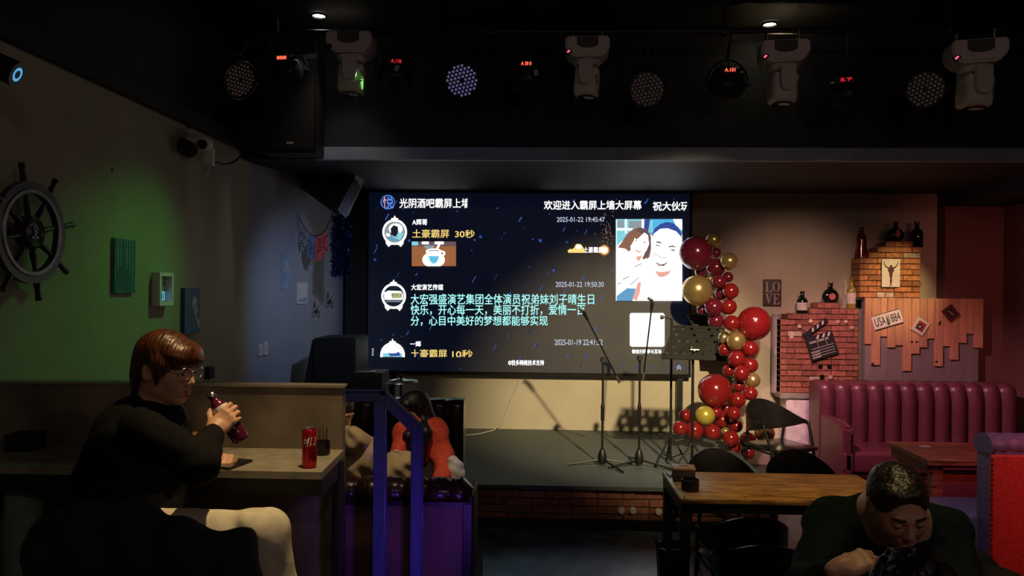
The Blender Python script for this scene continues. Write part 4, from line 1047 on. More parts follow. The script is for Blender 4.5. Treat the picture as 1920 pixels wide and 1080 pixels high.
# plate with real round holes
q = MB()
bmv = []
nx_, nz_ = 11, 5; cw, ch = U / nx_, Vn / nz_; sk = (d - a).dot(exn)
def shear(u, v): return dm @ V3((u + sk * v / Vn, v, 0))
for i in range(nx_):
    for k in range(nz_):
        u0, v0 = i * cw, k * ch; hc = (u0 + cw / 2, v0 + ch / 2); hr = .0145 if (i + k) % 2 == 0 and i not in (3, 7) else 0
        if hr:
            O = [(u0, v0), (u0 + cw / 2, v0), (u0 + cw, v0), (u0 + cw, v0 + ch / 2), (u0 + cw, v0 + ch), (u0 + cw / 2, v0 + ch), (u0, v0 + ch), (u0, v0 + ch / 2)]
            I = [(hc[0] + hr * math.cos(R(225 + 45 * s)), hc[1] + hr * math.sin(R(225 + 45 * s))) for s in range(8)]
            for s in range(8): q.fan([shear(*O[s]), shear(*O[(s + 1) % 8]), shear(*I[(s + 1) % 8]), shear(*I[s])])
        else: q.fan([shear(u0, v0), shear(u0 + cw, v0), shear(u0 + cw, v0 + ch), shear(u0, v0 + ch)])
bmesh.ops.remove_doubles(q.b, verts=q.b.verts[:], dist=.0006)
bmesh.ops.solidify(q.b, geom=q.b.faces[:], thickness=.003)
q.build('desk_plate', M['black_matte'], t)
q = MB(); q.bar(a - exn * .02, b2 + exn * .03, .05, .012, nrm); q.bar(d - exn * .0, c, .014, .014, nrm); q.bar(a, d, .012, .012, nrm); q.bar(b2, c, .012, .012, nrm); q.build('desk_lip', M['black_matte'], t)
MB().cyl((px.x, YM, SZ + .05), (px.x, YM, at(1299, 660, YM).z), .013).cyl((px.x, YM, SZ + .52), (px.x, YM, SZ + .6), .02).build('pole', M['black_metal'], t, 40)
MB().sph((px.x, YM - .06, at(1299, 657, YM).z), .022, 12, 8).cyl((px.x - .04, YM - .07, at(1299, 655, YM).z), (px.x + .04, YM - .07, at(1299, 655, YM).z), .01).build('clamp_knob', M['chrome'], t, 60)
for a_ in (R(200), R(-40), R(80)):
    MB().tube([(px.x, YM, SZ + .32), (px.x + math.cos(a_) * .24, YM + math.sin(a_) * .24, SZ + .012)], .01, 8).build('leg', M['black_metal'], t, 40)
# wall box behind the balloons
a, b2 = at(1292, 590, 8.7), at(1364, 676, 8.7)
t = thing('wall_loudspeaker', 'black loudspeaker box half hidden behind the balloon garland and music stand', 'loudspeaker', ((a.x + b2.x) / 2, 8.9, b2.z))
q = MB(); q.prism([(a.x, a.z), (a.x + .2, a.z + .02), (b2.x, b2.z + .25), (b2.x, b2.z), (a.x + .24, b2.z)], Matrix(((1, 0, 0, 0), (0, 0, -1, 9.06), (0, 1, 0, 0), (0, 0, 0, 1))), .3); q.build('cabinet', M['black'], t)
MB().box2((b2.x - .24, 8.75, b2.z - .012), (b2.x, 9.1, b2.z)).build('shelf_bracket', M['wood_dark'], t)

# ------------------------------------------------------------------ right wall: brick pillars, planks, signs, bottles
YF = 8.84
def xp(px, Y=YF): return at(px, 600, Y).x
def zp(py, Y=YF, px=1500): return at(px, py, Y).z
t = thing('brick_pillar', 'lower red brick pillar with stepped top, clapperboard and pale brick ends, on the white cabinet', 'brick pillar', (xp(1536), 8.97, zp(737)))
st = [(1463, 1487, 598), (1487, 1517, 588), (1517, 1538, 577.5), (1538, 1577, 567.5), (1577, 1610, 577.5)]
z0 = zp(737)
low_top = {}
steps = []
for a, b2, y in st:
    n = round((zp(y) - z0) / .066); steps.append((xp(a), xp(b2), z0 + n * .066 + .001)); low_top[a] = z0 + n * .066
pale = [(xp(1498), zp(622) - .033), (xp(1523), zp(707) - .033)]
brick_wall(xp(1463), xp(1610), z0, steps, YF, 9.09, [M['mortar'], M['brick'], M['brick_pale']], 'brick_courses', t, seed=11, pale=pale, blen=.17)
q = MB()
for x, y in ((1538, 687), (1555, 687), (1541, 707)): q.box(at(x, y, YF - .008), (.05, .012, .05), None, .004)
q.build('dark_brick_end', M['glass_dark'], t)
q = MB()
for x, y in ((1484, 632), (1520, 602), (1571, 603), (1586, 603), (1597, 614), (1515, 622), (1557, 707), (1499, 612)): q.cyl(at(x, y, YF + .02), at(x, y, YF - .02), .022, .022, 16)
q.build('bottle_ends', M['brick_pale'], t, 40)
t = thing('brick_pillar', 'upper orange brick pillar with stepped top and spotlit muscle poster, above the planks', 'brick pillar', (xp(1668), 8.97, zp(557)))
z0 = zp(557); st2 = [(1611, 1636, 486), (1636, 1653, 474), (1653, 1666, 464), (1666, 1713, 453), (1713, 1727, 464)]
steps = []; up_top = {}
for a, b2, y in st2:
    n = round((zp(y) - z0) / .066); steps.append((xp(a), xp(b2), z0 + n * .066 + .001)); up_top[a] = z0 + n * .066
brick_wall(xp(1611), xp(1728), z0, steps, YF, 9.09, [M['mortar'], M['brick_warm'], M['brick_pale']], 'brick_courses', t, seed=21, pale=[(xp(x), zp(y) - .03) for x, y in ((1665, 549), (1712, 478))], blen=.20)
MB().box2((xp(1611) - .02, YF - .0, z0 - .03), (xp(1728) + .02, 9.09, z0)).build('support_slab', M['wood_dark'], t)
# poster on the upper pillar
a, b2 = at(1653, 538, YF - .02), at(1687.5, 486, YF - .02)
t = thing('poster', 'small pale poster of a muscular dark figure raising both arms, spotlit on orange bricks', 'poster', a)
W, H = b2.x - a.x, b2.z - a.z; m = facing(a)
q = MB(); q.prism([(0, 0), (W, 0), (W, H), (0, H)], m, .004); q.build('poster_sheet', M['paper'], t)
fig = [(0.42, 0.03), (0.47, 0.12), (0.44, 0.2), (0.45, 0.32), (0.42, 0.42), (0.4, 0.52), (0.34, 0.56), (0.33, 0.62), (0.35, 0.655), (0.24, 0.69), (0.13, 0.79), (0.08, 0.9), (0.1, 0.92), (0.16, 0.82), (0.28, 0.73), (0.38, 0.71), (0.43, 0.72), (0.44, 0.77), (0.5, 0.8), (0.56, 0.77), (0.57, 0.72), (0.62, 0.71), (0.72, 0.73), (0.84, 0.82), (0.9, 0.92), (0.92, 0.9), (0.87, 0.79), (0.76, 0.69), (0.65, 0.655), (0.67, 0.62), (0.66, 0.56), (0.6, 0.52), (0.58, 0.42), (0.55, 0.32), (0.56, 0.2), (0.53, 0.12), (0.58, 0.03), (0.53, 0.03), (0.5, 0.12), (0.47, 0.03)]
q = MB(); q.prism([(u * W, v * H) for u, v in fig], m @ Matrix.Translation((0, 0, .0045)), .001); q.build('printed_figure', M['maroon'], t)
q = MB()
for u, v, r0 in ((.5, .73, .05), (.44, .58, .05), (.56, .58, .05), (.5, .45, .04), (.5, .28, .03)): q.lathe([(0, 0), (r0 * W, 0)], m @ V3((u * W, v * H, .0065)), 14, (R(90), 0, 0))
q.build('printed_shading', M['ink'], t)

# pine plank panel on grey boards
a, b2 = at(1618, 597, 8.78), at(1845, 597, 8.78)
t = thing('plank_panel', 'pine plank panel with ragged lower ends mounted on grey boarding above the sofa', 'wall panel', ((a.x + b2.x) / 2, 8.8, .6))
zt = at(1650, 556, 8.78).z; zt = at(1730, 559, 8.78).z
q = MB()
gx0, gx1 = at(1622, 600, 8.8).x, at(1835, 600, 8.8).x
xm = at(1693.5, 600, 8.8).x
q.box2((gx0, 8.80, .4), (xm - .004, 8.90, zt - .02)); q.box2((xm + .004, 8.80, .4), (gx1, 8.90, zt - .02)); q.build('grey_boarding', M['grey_board'], t)
edges = [1621.5, 1634, 1650.5, 1663.5, 1678.5, 1693.5, 1709, 1724, 1738.5, 1752.5, 1768, 1782, 1797, 1812.5, 1826, 1843]
ends = [645, 684.5, 631, 651.5, 647.5, 695.5, 663, 651.5, 635, 686.5, 649, 674.5, 643, 626, 652]
q = MB(); rn = random.Random(9)
for i in range(len(ends)):
    xa, xb = at(edges[i], 600, 8.78).x, at(edges[i + 1], 600, 8.78).x; zb = at((edges[i] + edges[i + 1]) / 2, ends[i], 8.78).z
    dy = rn.uniform(0, .006)
    q.box2((xa + .002, 8.772 - dy, zb), (xb - .002, 8.80, zt - rn.uniform(0, .004)), .002, 1)
q.build('planks', M['wood_pale'], t)
q = MB()
for x, y in ((1710, 641), (1719, 641), (1636, 682), (1756, 678)): q.lathe([(0, 0), (.016, 0)], at(x, y, 8.7645), 12, (R(90), 0, 0), (1, .7, 1))
q.box(at(1762, 606, 8.764), (.02, .002, .045), (0, .4, 0)); q.build('knots', M['wood_dark'], t)
def plate(cx, cy, w, h, ang, Y, name, label, cat, m, th=.008):
    c = at(cx, cy, Y); fm = facing(c, 0, ang); t = thing(name, label, cat, c); k = Y / F
    W, H = w * k, h * k; q = MB(); q.prism([(-W / 2, -H / 2), (W / 2, -H / 2), (W / 2, H / 2), (-W / 2, H / 2)], fm, th); q.build('plate', m, t)
    return t, fm @ Matrix.Translation((0, 0, th + .0008)), W, H
t, fm, W, H = plate(1663, 599, 54, 26, R(17), 8.762, 'licence_plate', 'white licence plate reading USA 1884 with a dark tree, tilted on the planks', 'licence plate', M['paper'])
text('USA', fm @ Matrix.Translation((-W * .43, -H * .30, 0)), W * .37, 'plate_lettering', M['plate_red'], t, .005, H * .6)
text('1884', fm @ Matrix.Translation((W * .06, -H * .30, 0)), W * .38, 'plate_lettering', M['plate_red'], t, .005, H * .6)
q = MB(); q.prism([(W * -.045, -H * .4), (W * .055, -H * .4), (W * .03, -H * .1), (W * .04, -H * .1), (W * .005, H * .42), (W * -.03, -H * .1), (W * -.02, -H * .1)], fm, .001); q.build('plate_emblem', M['plate_green'], t)
q = MB()
for s in (-1, 1): q.prism([(-W * .5, s * H * .5 - .003), (W * .5, s * H * .5 - .003), (W * .5, s * H * .5 + .003), (-W * .5, s * H * .5 + .003)], fm, .002)
q.build('plate_rim', M['wood_dark'], t)
t, fm, W, H = plate(1725, 612, 24, 26, R(-32), 8.76, 'picture_frame', 'small white framed picture of a dark disc tilted on the planks', 'picture frame', M['white_paint'], .014)
q = MB(); q.prism([(-W * .32, -H * .30), (W * .32, -H * .30), (W * .32, H * .34), (-W * .32, H * .34)], fm, .001); q.build('picture', M['plate_red'], t)
q = MB(); q.prism([(math.cos(i * PI / 12) * W * .22 - W * .05, math.sin(i * PI / 12) * W * .22 - H * .04) for i in range(24)], fm @ Matrix.Translation((0, 0, .001)), .001); q.build('printed_disc', M['ink'], t)
q = MB(); q.prism([(math.cos(i * PI / 8) * W * .07 - W * .05, math.sin(i * PI / 8) * W * .07 - H * .04) for i in range(16)], fm @ Matrix.Translation((0, 0, .003)), .001); q.build('printed_hub', M['paper'], t)
t, fm, W, H = plate(1782, 587, 22, 26, R(38), 8.76, 'picture_frame', 'small dark maroon framed picture tilted on the planks, right of the white one', 'picture frame', M['maroon'], .014)
q = MB(); q.prism([(-W * .3, -H * .32), (W * .3, -H * .32), (W * .3, H * .32), (-W * .3, H * .32)], fm, .001); q.build('picture', M['ink'], t)
q = MB(); q.box(fm @ V3((0, .01, .002)), (W * .5, .002, .01), (0, R(30), 0)); q.box(fm @ V3((0, -.02, .002)), (W * .35, .002, .006), (0, R(30), 0)); q.build('printed_figure', M['wood_box'], t)
# LOVE sign
a, b2 = at(1431, 574, 9.08), at(1465.5, 524, 9.08)
t = thing('wall_sign', 'small dark square sign reading LOVE in pale serif letters on the back wall', 'sign', a)
W, H = b2.x - a.x, b2.z - a.z; fm = facing(a)
q = MB(); q.box2((a.x, 9.075, a.z), (b2.x, 9.1, b2.z), .012, 3); q.build('sign_board', M['love_board'], t, 40)
fm = facing((a.x, 9.0735, a.z)); q = MB()
def pl(pts): q.prism([(u * W, v * H) for u, v in pts], fm, .002)
def bar_(u0, v0, u1, v1): pl([(u0, v0), (u1, v0), (u1, v1), (u0, v1)])
bar_(.16, .54, .24, .92); bar_(.11, .53, .46, .56); pl([(.40, .56), (.46, .56), (.46, .66)]); bar_(.11, .90, .29, .92)
n = 28
for i in range(n):
    t0, t1 = 2 * PI * i / n, 2 * PI * (i + 1) / n
    pl([(.70 + .20 * math.cos(t0), .73 + .2 * math.sin(t0)), (.70 + .20 * math.cos(t1), .73 + .2 * math.sin(t1)), (.70 + .12 * math.cos(t1), .73 + .185 * math.sin(t1)), (.70 + .12 * math.cos(t0), .73 + .185 * math.sin(t0))])
pl([(.13, .46), (.23, .46), (.34, .12), (.29, .07)]); pl([(.41, .46), (.445, .46), (.31, .07), (.285, .09)]); bar_(.08, .45, .27, .47); bar_(.36, .45, .50, .47)
bar_(.58, .09, .66, .46); bar_(.53, .07, .88, .10); bar_(.53, .44, .86, .47); bar_(.66, .27, .78, .295); pl([(.82, .10), (.88, .10), (.88, .2)]); pl([(.80, .44), (.86, .44), (.86, .36)]); bar_(.76, .22, .785, .35)
q.build('sign_lettering', M['love_letter'], t)
# clapperboard
c = at(1541, 646, YF - .03); fm = facing(c, 0, R(17)); k = YF / F
t = thing('clapperboard', 'black film clapperboard with open striped stick hung tilted on the lower bricks', 'clapperboard', c)
U = lambda x, y: (x * k, y * k)
q = MB(); q.prism([U(-27, -24), U(24, -24), U(24, 20), U(-27, 20)], fm, .014); slate = q.build('slate', M['black'], t)
q = MB(); ft = fm @ Matrix.Translation((0, 0, .0145))
for y in (-19, -14, -9, -4): q.prism([U(-22, y), U(20, y), U(20, y + 1.3), U(-22, y + 1.3)], ft, .001)
for y in (-21, -16, -11): q.prism([U(-24, y), U(-8, y), U(-8, y + 2.6), U(-24, y + 2.6)], ft, .0012)
for x in (-8, 8): q.prism([U(x, -4), U(x + 1, -4), U(x + 1, 10), U(x, 10)], ft, .001)
for x0_, x1_ in ((-22, -9), (-6, 6), (9, 14)): q.prism([U(x0_, 7), U(x1_, 7), U(x1_, 11), U(x0_, 11)], ft, .001)
q.build('slate_lines', M['slate_line'], slate)
q = MB()
for x in (-4, 7, 17): q.prism([U(x - 4, 12.5), U(x, 12.5), U(x + 4, 19), U(x, 19)], ft, .001)
q.build('stripe_marks', M['paper'], slate)
f2 = fm @ Matrix.Translation((*U(-27, 20), .0)) @ Matrix.Rotation(R(20), 4, 'Z')
q = MB(); q.prism([U(0, 0), U(53, 0), U(53, 8), U(0, 8)], f2, .014); q.prism([U(-1, -8), U(16, 2), U(0, 6)], f2, .013); stk = q.build('clap_stick', M['black'], t)
q = MB(); f3 = f2 @ Matrix.Translation((0, 0, .0145))
for x in (22, 33, 44): q.prism([U(x - 5, 1.2), U(x - 1, 1.2), U(x + 3, 7), U(x - 1, 7)], f3, .001)
q.build('stripe_marks', M['paper'], stk)
# grey pipe beside the pillar, ledge and white cabinet
struct(MB().cyl((xp(1456, 9.0), 9.02, .88), (xp(1456, 9.0), 9.02, zp(590, 9.0)), .05, .05, 16).build('trim_pipe', M['grey_pipe'], smooth=40))
zl = zp(737)
t = thing('wall_cabinet', 'low white cabinet with concrete top carrying the lower brick pillar', 'cabinet', (xp(1536), 8.9, 0))
MB().box2((xp(1462), 8.80, zl - .06), (xp(1612), 9.09, zl), .004).build('top', M['concrete_top'], t)
MB().box2((xp(1476), 8.84, 0), (xp(1610), 9.09, zl - .06)).build('carcass', M['white_cab'], t)
MB().box2((xp(1478), 8.825, .06), (xp(1528), 8.84, zl - .08), .003).build('door', M['white_cab'], t)

def bottle(px, pyb, py_top, Y, r, zbase, label, m, shape='wine', lab=None, labm=None):
    c = at(px, pyb, Y); c.z = zbase; H = (pyb - py_top) * Y / F
    t = thing('bottle', label, 'bottle', c, 0, 'bottles on the brick pillars')
    pr = {'wine': [(0, 0), (r * .9, 0), (r, .02), (r, .58), (r * .85, .66), (r * .42, .74), (r * .36, .94), (r * .44, .95), (r * .44, 1), (0, 1)],
          'round': [(0, 0), (r * .6, .0), (r, .25), (r * .98, .42), (r * .7, .62), (r * .3, .72), (r * .22, .9), (r * .28, .91), (r * .28, 1), (0, 1)],
          'tall': [(0, 0), (r, 0), (r, .06), (r * .62, .45), (r * .7, .6), (r * .55, .78), (r * .34, .82), (r * .34, .97), (r * .4, 1), (0, 1)]}[shape]
    MB().lathe([(a, b2 * H) for a, b2 in pr], c, 26, None, (1, 1 if shape != 'round' else .55, 1)).build('glass_body', m, t, 60)
    if lab == 'band':
        MB().lathe([(r * 1.01, H * .16), (r * 1.015, H * .17), (r * 1.015, H * .5), (r * 1.01, H * .51)], c, 26).build('paper_label', labm, t, 60)
    if lab == 'dot':
        MB().lathe([(0, .0), (r * .40, 0)], c + V3((0, -r * .56 - .003, H * .33)), 20, (R(90), 0, 0), (1, 1.0, 1)).build('paper_label', labm, t)
    if lab == 'flame':
        q = MB(); q.prism([(0, -.04), (.028, -.01), (.026, .02), (0, .07), (-.026, .02), (-.028, -.01)], facing(c + V3((0, -r * .5 - .006, H * .36))), .003); q.build('paper_label', labm, t)
    MB().cyl(c + V3((0, 0, H * .98)), c + V3((0, 0, H * 1.015)), r * (.42 if shape == 'wine' else .3)).build('cap', M['wood_dark'], t, 40)
    return t
YBt = 8.93
bottle(1504, 583, 542, YBt, .062, low_top[1487], 'wine bottle with white label on the lower brick pillar', M['glass_dark'], 'wine', 'band', M['label_white'])
t = bottle(1557, 566, 530, YBt, .098, low_top[1538], 'round black bottle with pink dot label on the lower brick pillar', M['glass_dark'], 'round', 'dot', M['label_pink'])
for s in (-1, 1): MB().cyl(t.location + V3((s * .02, 0, .16)), t.location + V3((s * .024, 0, .25)), .007).build('neck_prong', M['copper'], t, 40)
bottle(1596, 577, 520, YBt, .052, low_top[1577], 'slim yellow green bottle with white label beside the upper brick pillar', M['glass_yellow'], 'wine', 'band', M['label_white'])
bottle(1615, 486, 430, YBt, .082, up_top[1611], 'tall red glass bottle at the left edge of the upper brick pillar', M['glass_red'], 'tall')
bottle(1679, 453, 417, YBt, .10, up_top[1666], 'round dark bottle with orange flame label on top of the upper brick pillar', M['glass_dark'], 'round', 'flame', M['label_orange'])
bottle(1719, 464, 417, YBt, .066, up_top[1713], 'plain dark wine bottle at the right edge of the upper brick pillar', M['glass_dark'], 'wine')

# ------------------------------------------------------------------ balloon garland
BL = [(1305, 474, 31, 'b'), (1338, 450, 14, 'g'), (1343, 474, 9, 'b'), (1367, 490, 16, 'g'), (1342, 502, 17, 'b'), (1314, 509, 11, 'b'), (1365, 520, 10, 'b'), (1331, 523, 6, 'g'),
      (1348, 528, 13, 'b'), (1307, 544, 28, 'g'), (1370, 546, 15, 'r'), (1352, 550, 13, 'b'), (1338, 576, 17, 'b'), (1366, 575, 15, 'r'), (1316, 581, 10, 'b'), (1342, 602, 15, 'b'), (1372, 606, 15, 'r'),
      (1414, 606, 31, 'r'), (1380, 639, 18, 'g'), (1357, 633, 12, 'g'), (1407, 654, 15, 'r'), (1358, 656, 12, 'r'), (1381, 673, 16, 'r'), (1406, 685, 15, 'r'), (1367, 694, 12, 'r'), (1390, 700, 15, 'r'),
      (1411, 713, 14, 'g'), (1340, 732, 31, 'r'), (1385, 724, 12, 'r'), (1407, 738, 13, 'r'), (1383, 750, 15, 'r'), (1362, 766, 12, 'r'), (1376, 775, 13, 'r'), (1322, 779, 18, 'y'), (1342, 773, 12, 'r'),
      (1354, 788, 15, 'r'), (1285, 779, 12, 'r'), (1292, 785, 6, 'g'), (1275, 803, 14, 'r'), (1302, 807, 17, 'r'), (1336, 810, 15, 'r'), (1380, 799, 12, 'r'), (1360, 809, 8, 'g'), (1370, 822, 15, 'r'),
      (1375, 838, 13, 'r'), (1402, 825, 15, 'r'), (1434, 812, 18, 'g'), (1403, 847, 13, 'r')]
LB = ['large burgundy balloon at the top of the garland overlapping the screen edge', 'small gold balloon at the very top of the garland', 'little burgundy balloon just below the topmost gold one',
      'gold balloon on the upper right edge of the garland', 'burgundy balloon touching the lower right of the large burgundy one', 'small burgundy balloon between the large burgundy and large gold balloons',
      'small burgundy balloon under the upper right gold one', 'tiny gold balloon beside the top right of the large gold one', 'burgundy balloon right of the tiny gold one',
      'large pale gold balloon on the left edge of the garland', 'shiny red balloon on the right edge level with the large gold one', 'burgundy balloon touching the right side of the large gold one',
      'burgundy balloon below the right side of the large gold one', 'red balloon next to the burgundy one, up left of the biggest red balloon', 'small dark burgundy balloon under the large gold one',
      'burgundy balloon directly above the music stand desk', 'red balloon touching the left of the big upper red balloon', 'big bright red balloon sticking out to the right, level with the sign reading LOVE',
      'gold balloon under the lower left of the big upper red balloon', 'gold balloon half hidden behind the music stand corner', 'red balloon directly under the big upper red balloon',
      'small red balloon half hidden by the right end of the music stand', 'red balloon right below the gold one beside the music stand', 'red balloon on the right edge, second below the big upper red one',
      'dim red balloon on the left of the garland neck, above the big lower red balloon', 'red balloon in the middle of the garland neck, left of the gold one', 'gold balloon on the right edge of the lower garland neck',
      'big red balloon low on the left, behind the music stand pole', 'small dim red balloon right of the big lower red balloon, uppermost there', 'red balloon just under the lower right gold one',
      'red balloon above the chair back, right of the big lower red balloon', 'small red balloon under the right side of the big lower red one', 'textured red balloon left of the chair back',
      'greenish yellow gold balloon under the big lower red one', 'small red balloon behind the greenish yellow one', 'red balloon right of the greenish yellow one', 'red balloon above the tiny gold one at the left end of the pile',
      'tiny gold balloon at the left end of the pile', 'red balloon farthest left on the stage floor', 'red balloon on the stage floor behind the music stand pole, second from the left', 'red balloon on the stage floor below the greenish yellow one',
      'dark red balloon left of the chair leg', 'small gold balloon peeking out between red ones at the stage corner', 'red balloon hanging over the stage edge', 'lowest shiny red balloon in front of the stage edge',
      'pinkish red balloon behind the front leg of the chair', 'beige gold balloon lying behind the chair seat', 'dark red balloon under the chair seat on the floor']
assert len(BL) == len(LB)
BM = {'b': M['balloon_burgundy'], 'r': M['balloon_red'], 'g': M['balloon_gold'], 'y': M['balloon_yellow']}
_bl = {}
rnb = random.Random(2)
placed = []
for (px, py, r0, cc), lb in zip(BL, LB):
    Y = 8.35 if py < 700 else (8.2 if py < 770 else 8.05)
    if px > 1395 and py > 790: Y = 8.35
    if r0 < 13: Y += .12
    if r0 > 25: Y -= .02
    if (px, py) in ((1370, 822), (1375, 838)): Y = 8.0
    if px == 1491: Y = 8.2
    r = r0 * Y / F
    for _ in range(14):       # settle against those already placed
        c = at(px, py, Y); r = r0 * Y / F
        if all((c - c2).length > (r + r2) * .90 for c2, r2 in placed): break
        Y += .035
    Y = min(Y, 8.95 - r) if Y > 8.95 - r else Y
    c = at(px, py, Y); r = r0 * Y / F
    if py > 795 and px < 1366: c.z = max(c.z, SZ + r * .98)
    if c.x > 2.1 and py > 790: c.z = max(c.z, r)
    placed.append((c, r))
    if cc not in _bl:
        pr = [(0, -1.14), (.05, -1.12), (.05, -1.1), (.03, -1.06)] + [(math.cos(a) * (1 if a > 0 else 1 - .06 * (a / 1.57) ** 2), math.sin(a) * (1.0 if a > 0 else 1.06)) for a in [R(-88 + 178 * i / 22) for i in range(23)]] + [(0, 1)]
        o = MB().lathe(pr, (0, 0, 0), 36).build('balloon', BM[cc], smooth=180); _bl[cc] = o
    else:
        o = _bl[cc].copy(); COL.objects.link(o)
    o.location = c; o.scale = (r, r, r)
    d = V3((rnb.uniform(-1, 1), .9, rnb.uniform(-.6, .6)))
    o.rotation_euler = (-d).to_track_quat('Z', 'Y').to_euler() if r0 < 25 else (rnb.uniform(-.3, .3), rnb.uniform(-.3, .3), 0)
    tag(o, lb, 'balloon', 'balloons of the red and gold garland')

# ------------------------------------------------------------------ chairs
def make_chair(label):
    t = thing('armchair', label, 'chair', (0, 0, 0), 0, 'black bentwood armchairs')
    q = MB(); q.box((0, .01, .445), (.43, .42, .03), None, .013, 3)
    seat = q.build('seat', M['chair_black'], t, 50, world=False)
    rows = []
    n = 36
    for j in range(7):
        v = j / 6; row = []
        for i in range(n + 1):
            a = R(-112 + 224 * i / n); s = abs(a) / R(112)
            top = .80 - .15 * max(0, (s - .12) / .88) ** 1.1 if s > .12 else .80
            top = .655 + .15 * (.5 + .5 * math.cos(PI * min(1, s * 1.08))); bot = .535 + .085 * min(1, s * 1.15) ** 2
            z = bot + (top - bot) * v
            rx, ry = .268, .235; lean = .035 * (z - .6)
            row.append((rx * math.sin(a), -ry * math.cos(a) * (1 + lean) - .02 - .10 * (z - .62) * max(0, math.cos(a)), z))
        rows.append(row)
    q = MB(); q.sheet(rows, .016)
    bmesh.ops.bevel(q.b, geom=[e for e in q.b.edges if len(e.link_faces) == 2 and e.calc_face_angle(0) > 1.0], offset=.005, segments=2, affect='EDGES')
    q.build('backrest', M['chair_black'], t, 60, world=False)
    for sx in (-1, 1):
        MB().tube([(sx * .245, .075, .645), (sx * .225, .15, .44), (sx * .24, .185, 0)], .0125, 10).build('leg', M['black_metal'], t, 50, world=False)
        MB().tube([(sx * .205, -.155, .60), (sx * .19, -.17, .44), (sx * .205, -.225, 0)], .0125, 10).build('leg', M['black_metal'], t, 50, world=False)
    q = MB(); q.tube([(-.222, .155, .42), (.222, .155, .42)], .01, 8); q.tube([(-.19, -.175, .42), (.19, -.175, .42)], .01, 8); q.tube([(-.222, .155, .42), (-.19, -.175, .42)], .01, 8); q.tube([(.222, .155, .42), (.19, -.175, .42)], .01, 8)
    q.build('seat_rail', M['black_metal'], t, 50, world=False)
    return t
chair = make_chair('black bentwood armchair standing by the balloons, left of the burgundy sofa')
cx = at(1446, 800, 7.95).x
chair.location = (cx - .02, 7.62, 0); chair.rotation_euler = (0, 0, R(180 + 26)); chair.scale = (1.2, 1.2, 1.2)
dup(chair, (at(1341, 836, 6.15).x, 5.90, 0), R(180 + 4), 'black bentwood armchair behind the wooden table, left of two')
dup(chair, (at(1486, 838, 6.15).x, 5.92, 0), R(180 - 5), 'black bentwood armchair behind the wooden table, right of two')
dup(chair, (at(1405, 960, 4.33).x + .02, 4.58, 0), R(3), 'black bentwood armchair tucked under the near side of the wooden table')
dup(chair, (at(1452, 1006, 3.86).x, 4.10, 0), R(-6), 'nearest black bentwood armchair, partly hidden by the man in dark green')

# ------------------------------------------------------------------ wooden table with metal frame
xa, xb = at(1278, 926, 4.88).x - .01, at(1626, 900, 5.4).x
ya, yb = 4.86, 5.58; zt = .75
t = thing('dining_table', 'brown wooden table on a black steel frame in front of the stage', 'table', ((xa + xb) / 2, (ya + yb) / 2, 0))
MB().box2((xa, ya, zt - .035), (xb, yb, zt), .006).build('tabletop', M['wood_table'], t, 40)
q = MB(); q.box2((xa + .005, ya + .01, zt - .095), (xb - .005, ya + .05, zt - .036)); q.box2((xa + .005, yb - .05, zt - .095), (xb - .005, yb - .01, zt - .036)); q.box2((xa + .005, ya + .05, zt - .095), (xa + .045, yb - .05, zt - .036)); q.box2((xb - .045, ya + .05, zt - .095), (xb - .005, yb - .05, zt - .036)); q.build('frame', M['black_metal'], t)
for sx in (xa + .035, xb - .035):
    for sy in (ya + .04, yb - .04): MB().box2((sx - .03, sy - .03, 0), (sx + .03, sy + .03, zt - .036), .004).build('leg', M['black_metal'], t, 40)
for px in (1283, 1398): MB().sph(at(px, 930, ya + .008), .008, 10, 8).build('bolt_head', M['chrome'], t, 60)
# things on it
k = at(1262, 884, 5.28); k.z = zt
c = V3((at(1283, 882, 5.3).x, 5.33, zt))
t = thing('tissue_box', 'wooden tissue box on the left end of the brown table', 'tissue box', c, R(-6))
MB().box((0, 0, .045), (.155, .13, .07), None, .006).build('box_body', M['box_dark'], t, 40, world=False)
MB().box((0, 0, .09), (.16, .135, .02), None, .006).build('box_lid', M['wood_box'], t, 40, world=False)
MB().box((0, 0, .1005), (.07, .016, .002)).build('slot', M['ink'], t, world=False)
c = V3((at(1293, 903, 5.08).x, 5.06, zt))
t = thing('ashtray', 'black square cup in front of the tissue box on the brown table', 'ashtray', c)
q = MB(); q.lathe([(0, 0), (.052, 0), (.058, .01), (.06, .075), (.053, .078), (.05, .02), (0, .018)], c, 24); q.build('bowl', M['black_plastic'], t, 50)
o = MB().box((at(1256, 880, 5.45).x + .01, 5.47, zt + .006), (.05, .10, .011), (0, 0, .1), .002).build('napkin_pack', M['paper']); tag(o, 'white paper packet at the far left corner of the brown table', 'napkins')
# bin
c = V3((at(1262, 1040, 4.6).x, 4.62, 0))
t = thing('waste_bin', 'black plastic waste bin standing on the floor by the table leg', 'bin', c)
zr = at(1250, 1022, 4.62).z
q = MB(); q.b.faces.ensure_lookup_table()
pr = [(0, .004), (.098, .004), (.13, zr - .02), (.137, zr - .02), (.137, zr), (.128, zr), (.095, .02), (0, .02)]
q.lathe(pr, c, 4, (0, 0, R(45)), (1.0, 1.0, 1)); bmesh.ops.bevel(q.b, geom=[e for e in q.b.edges if abs((e.verts[0].co - e.verts[1].co).normalized().z) > .5], offset=.03, segments=4, affect='EDGES')
q.build('bin_body', M['black_plastic'], t, 50)
MB().sph(c + V3((.03, .02, zr - .09)), (.07, .06, .06), 14, 10).build('bin_liner', M['coat'], t, 60)

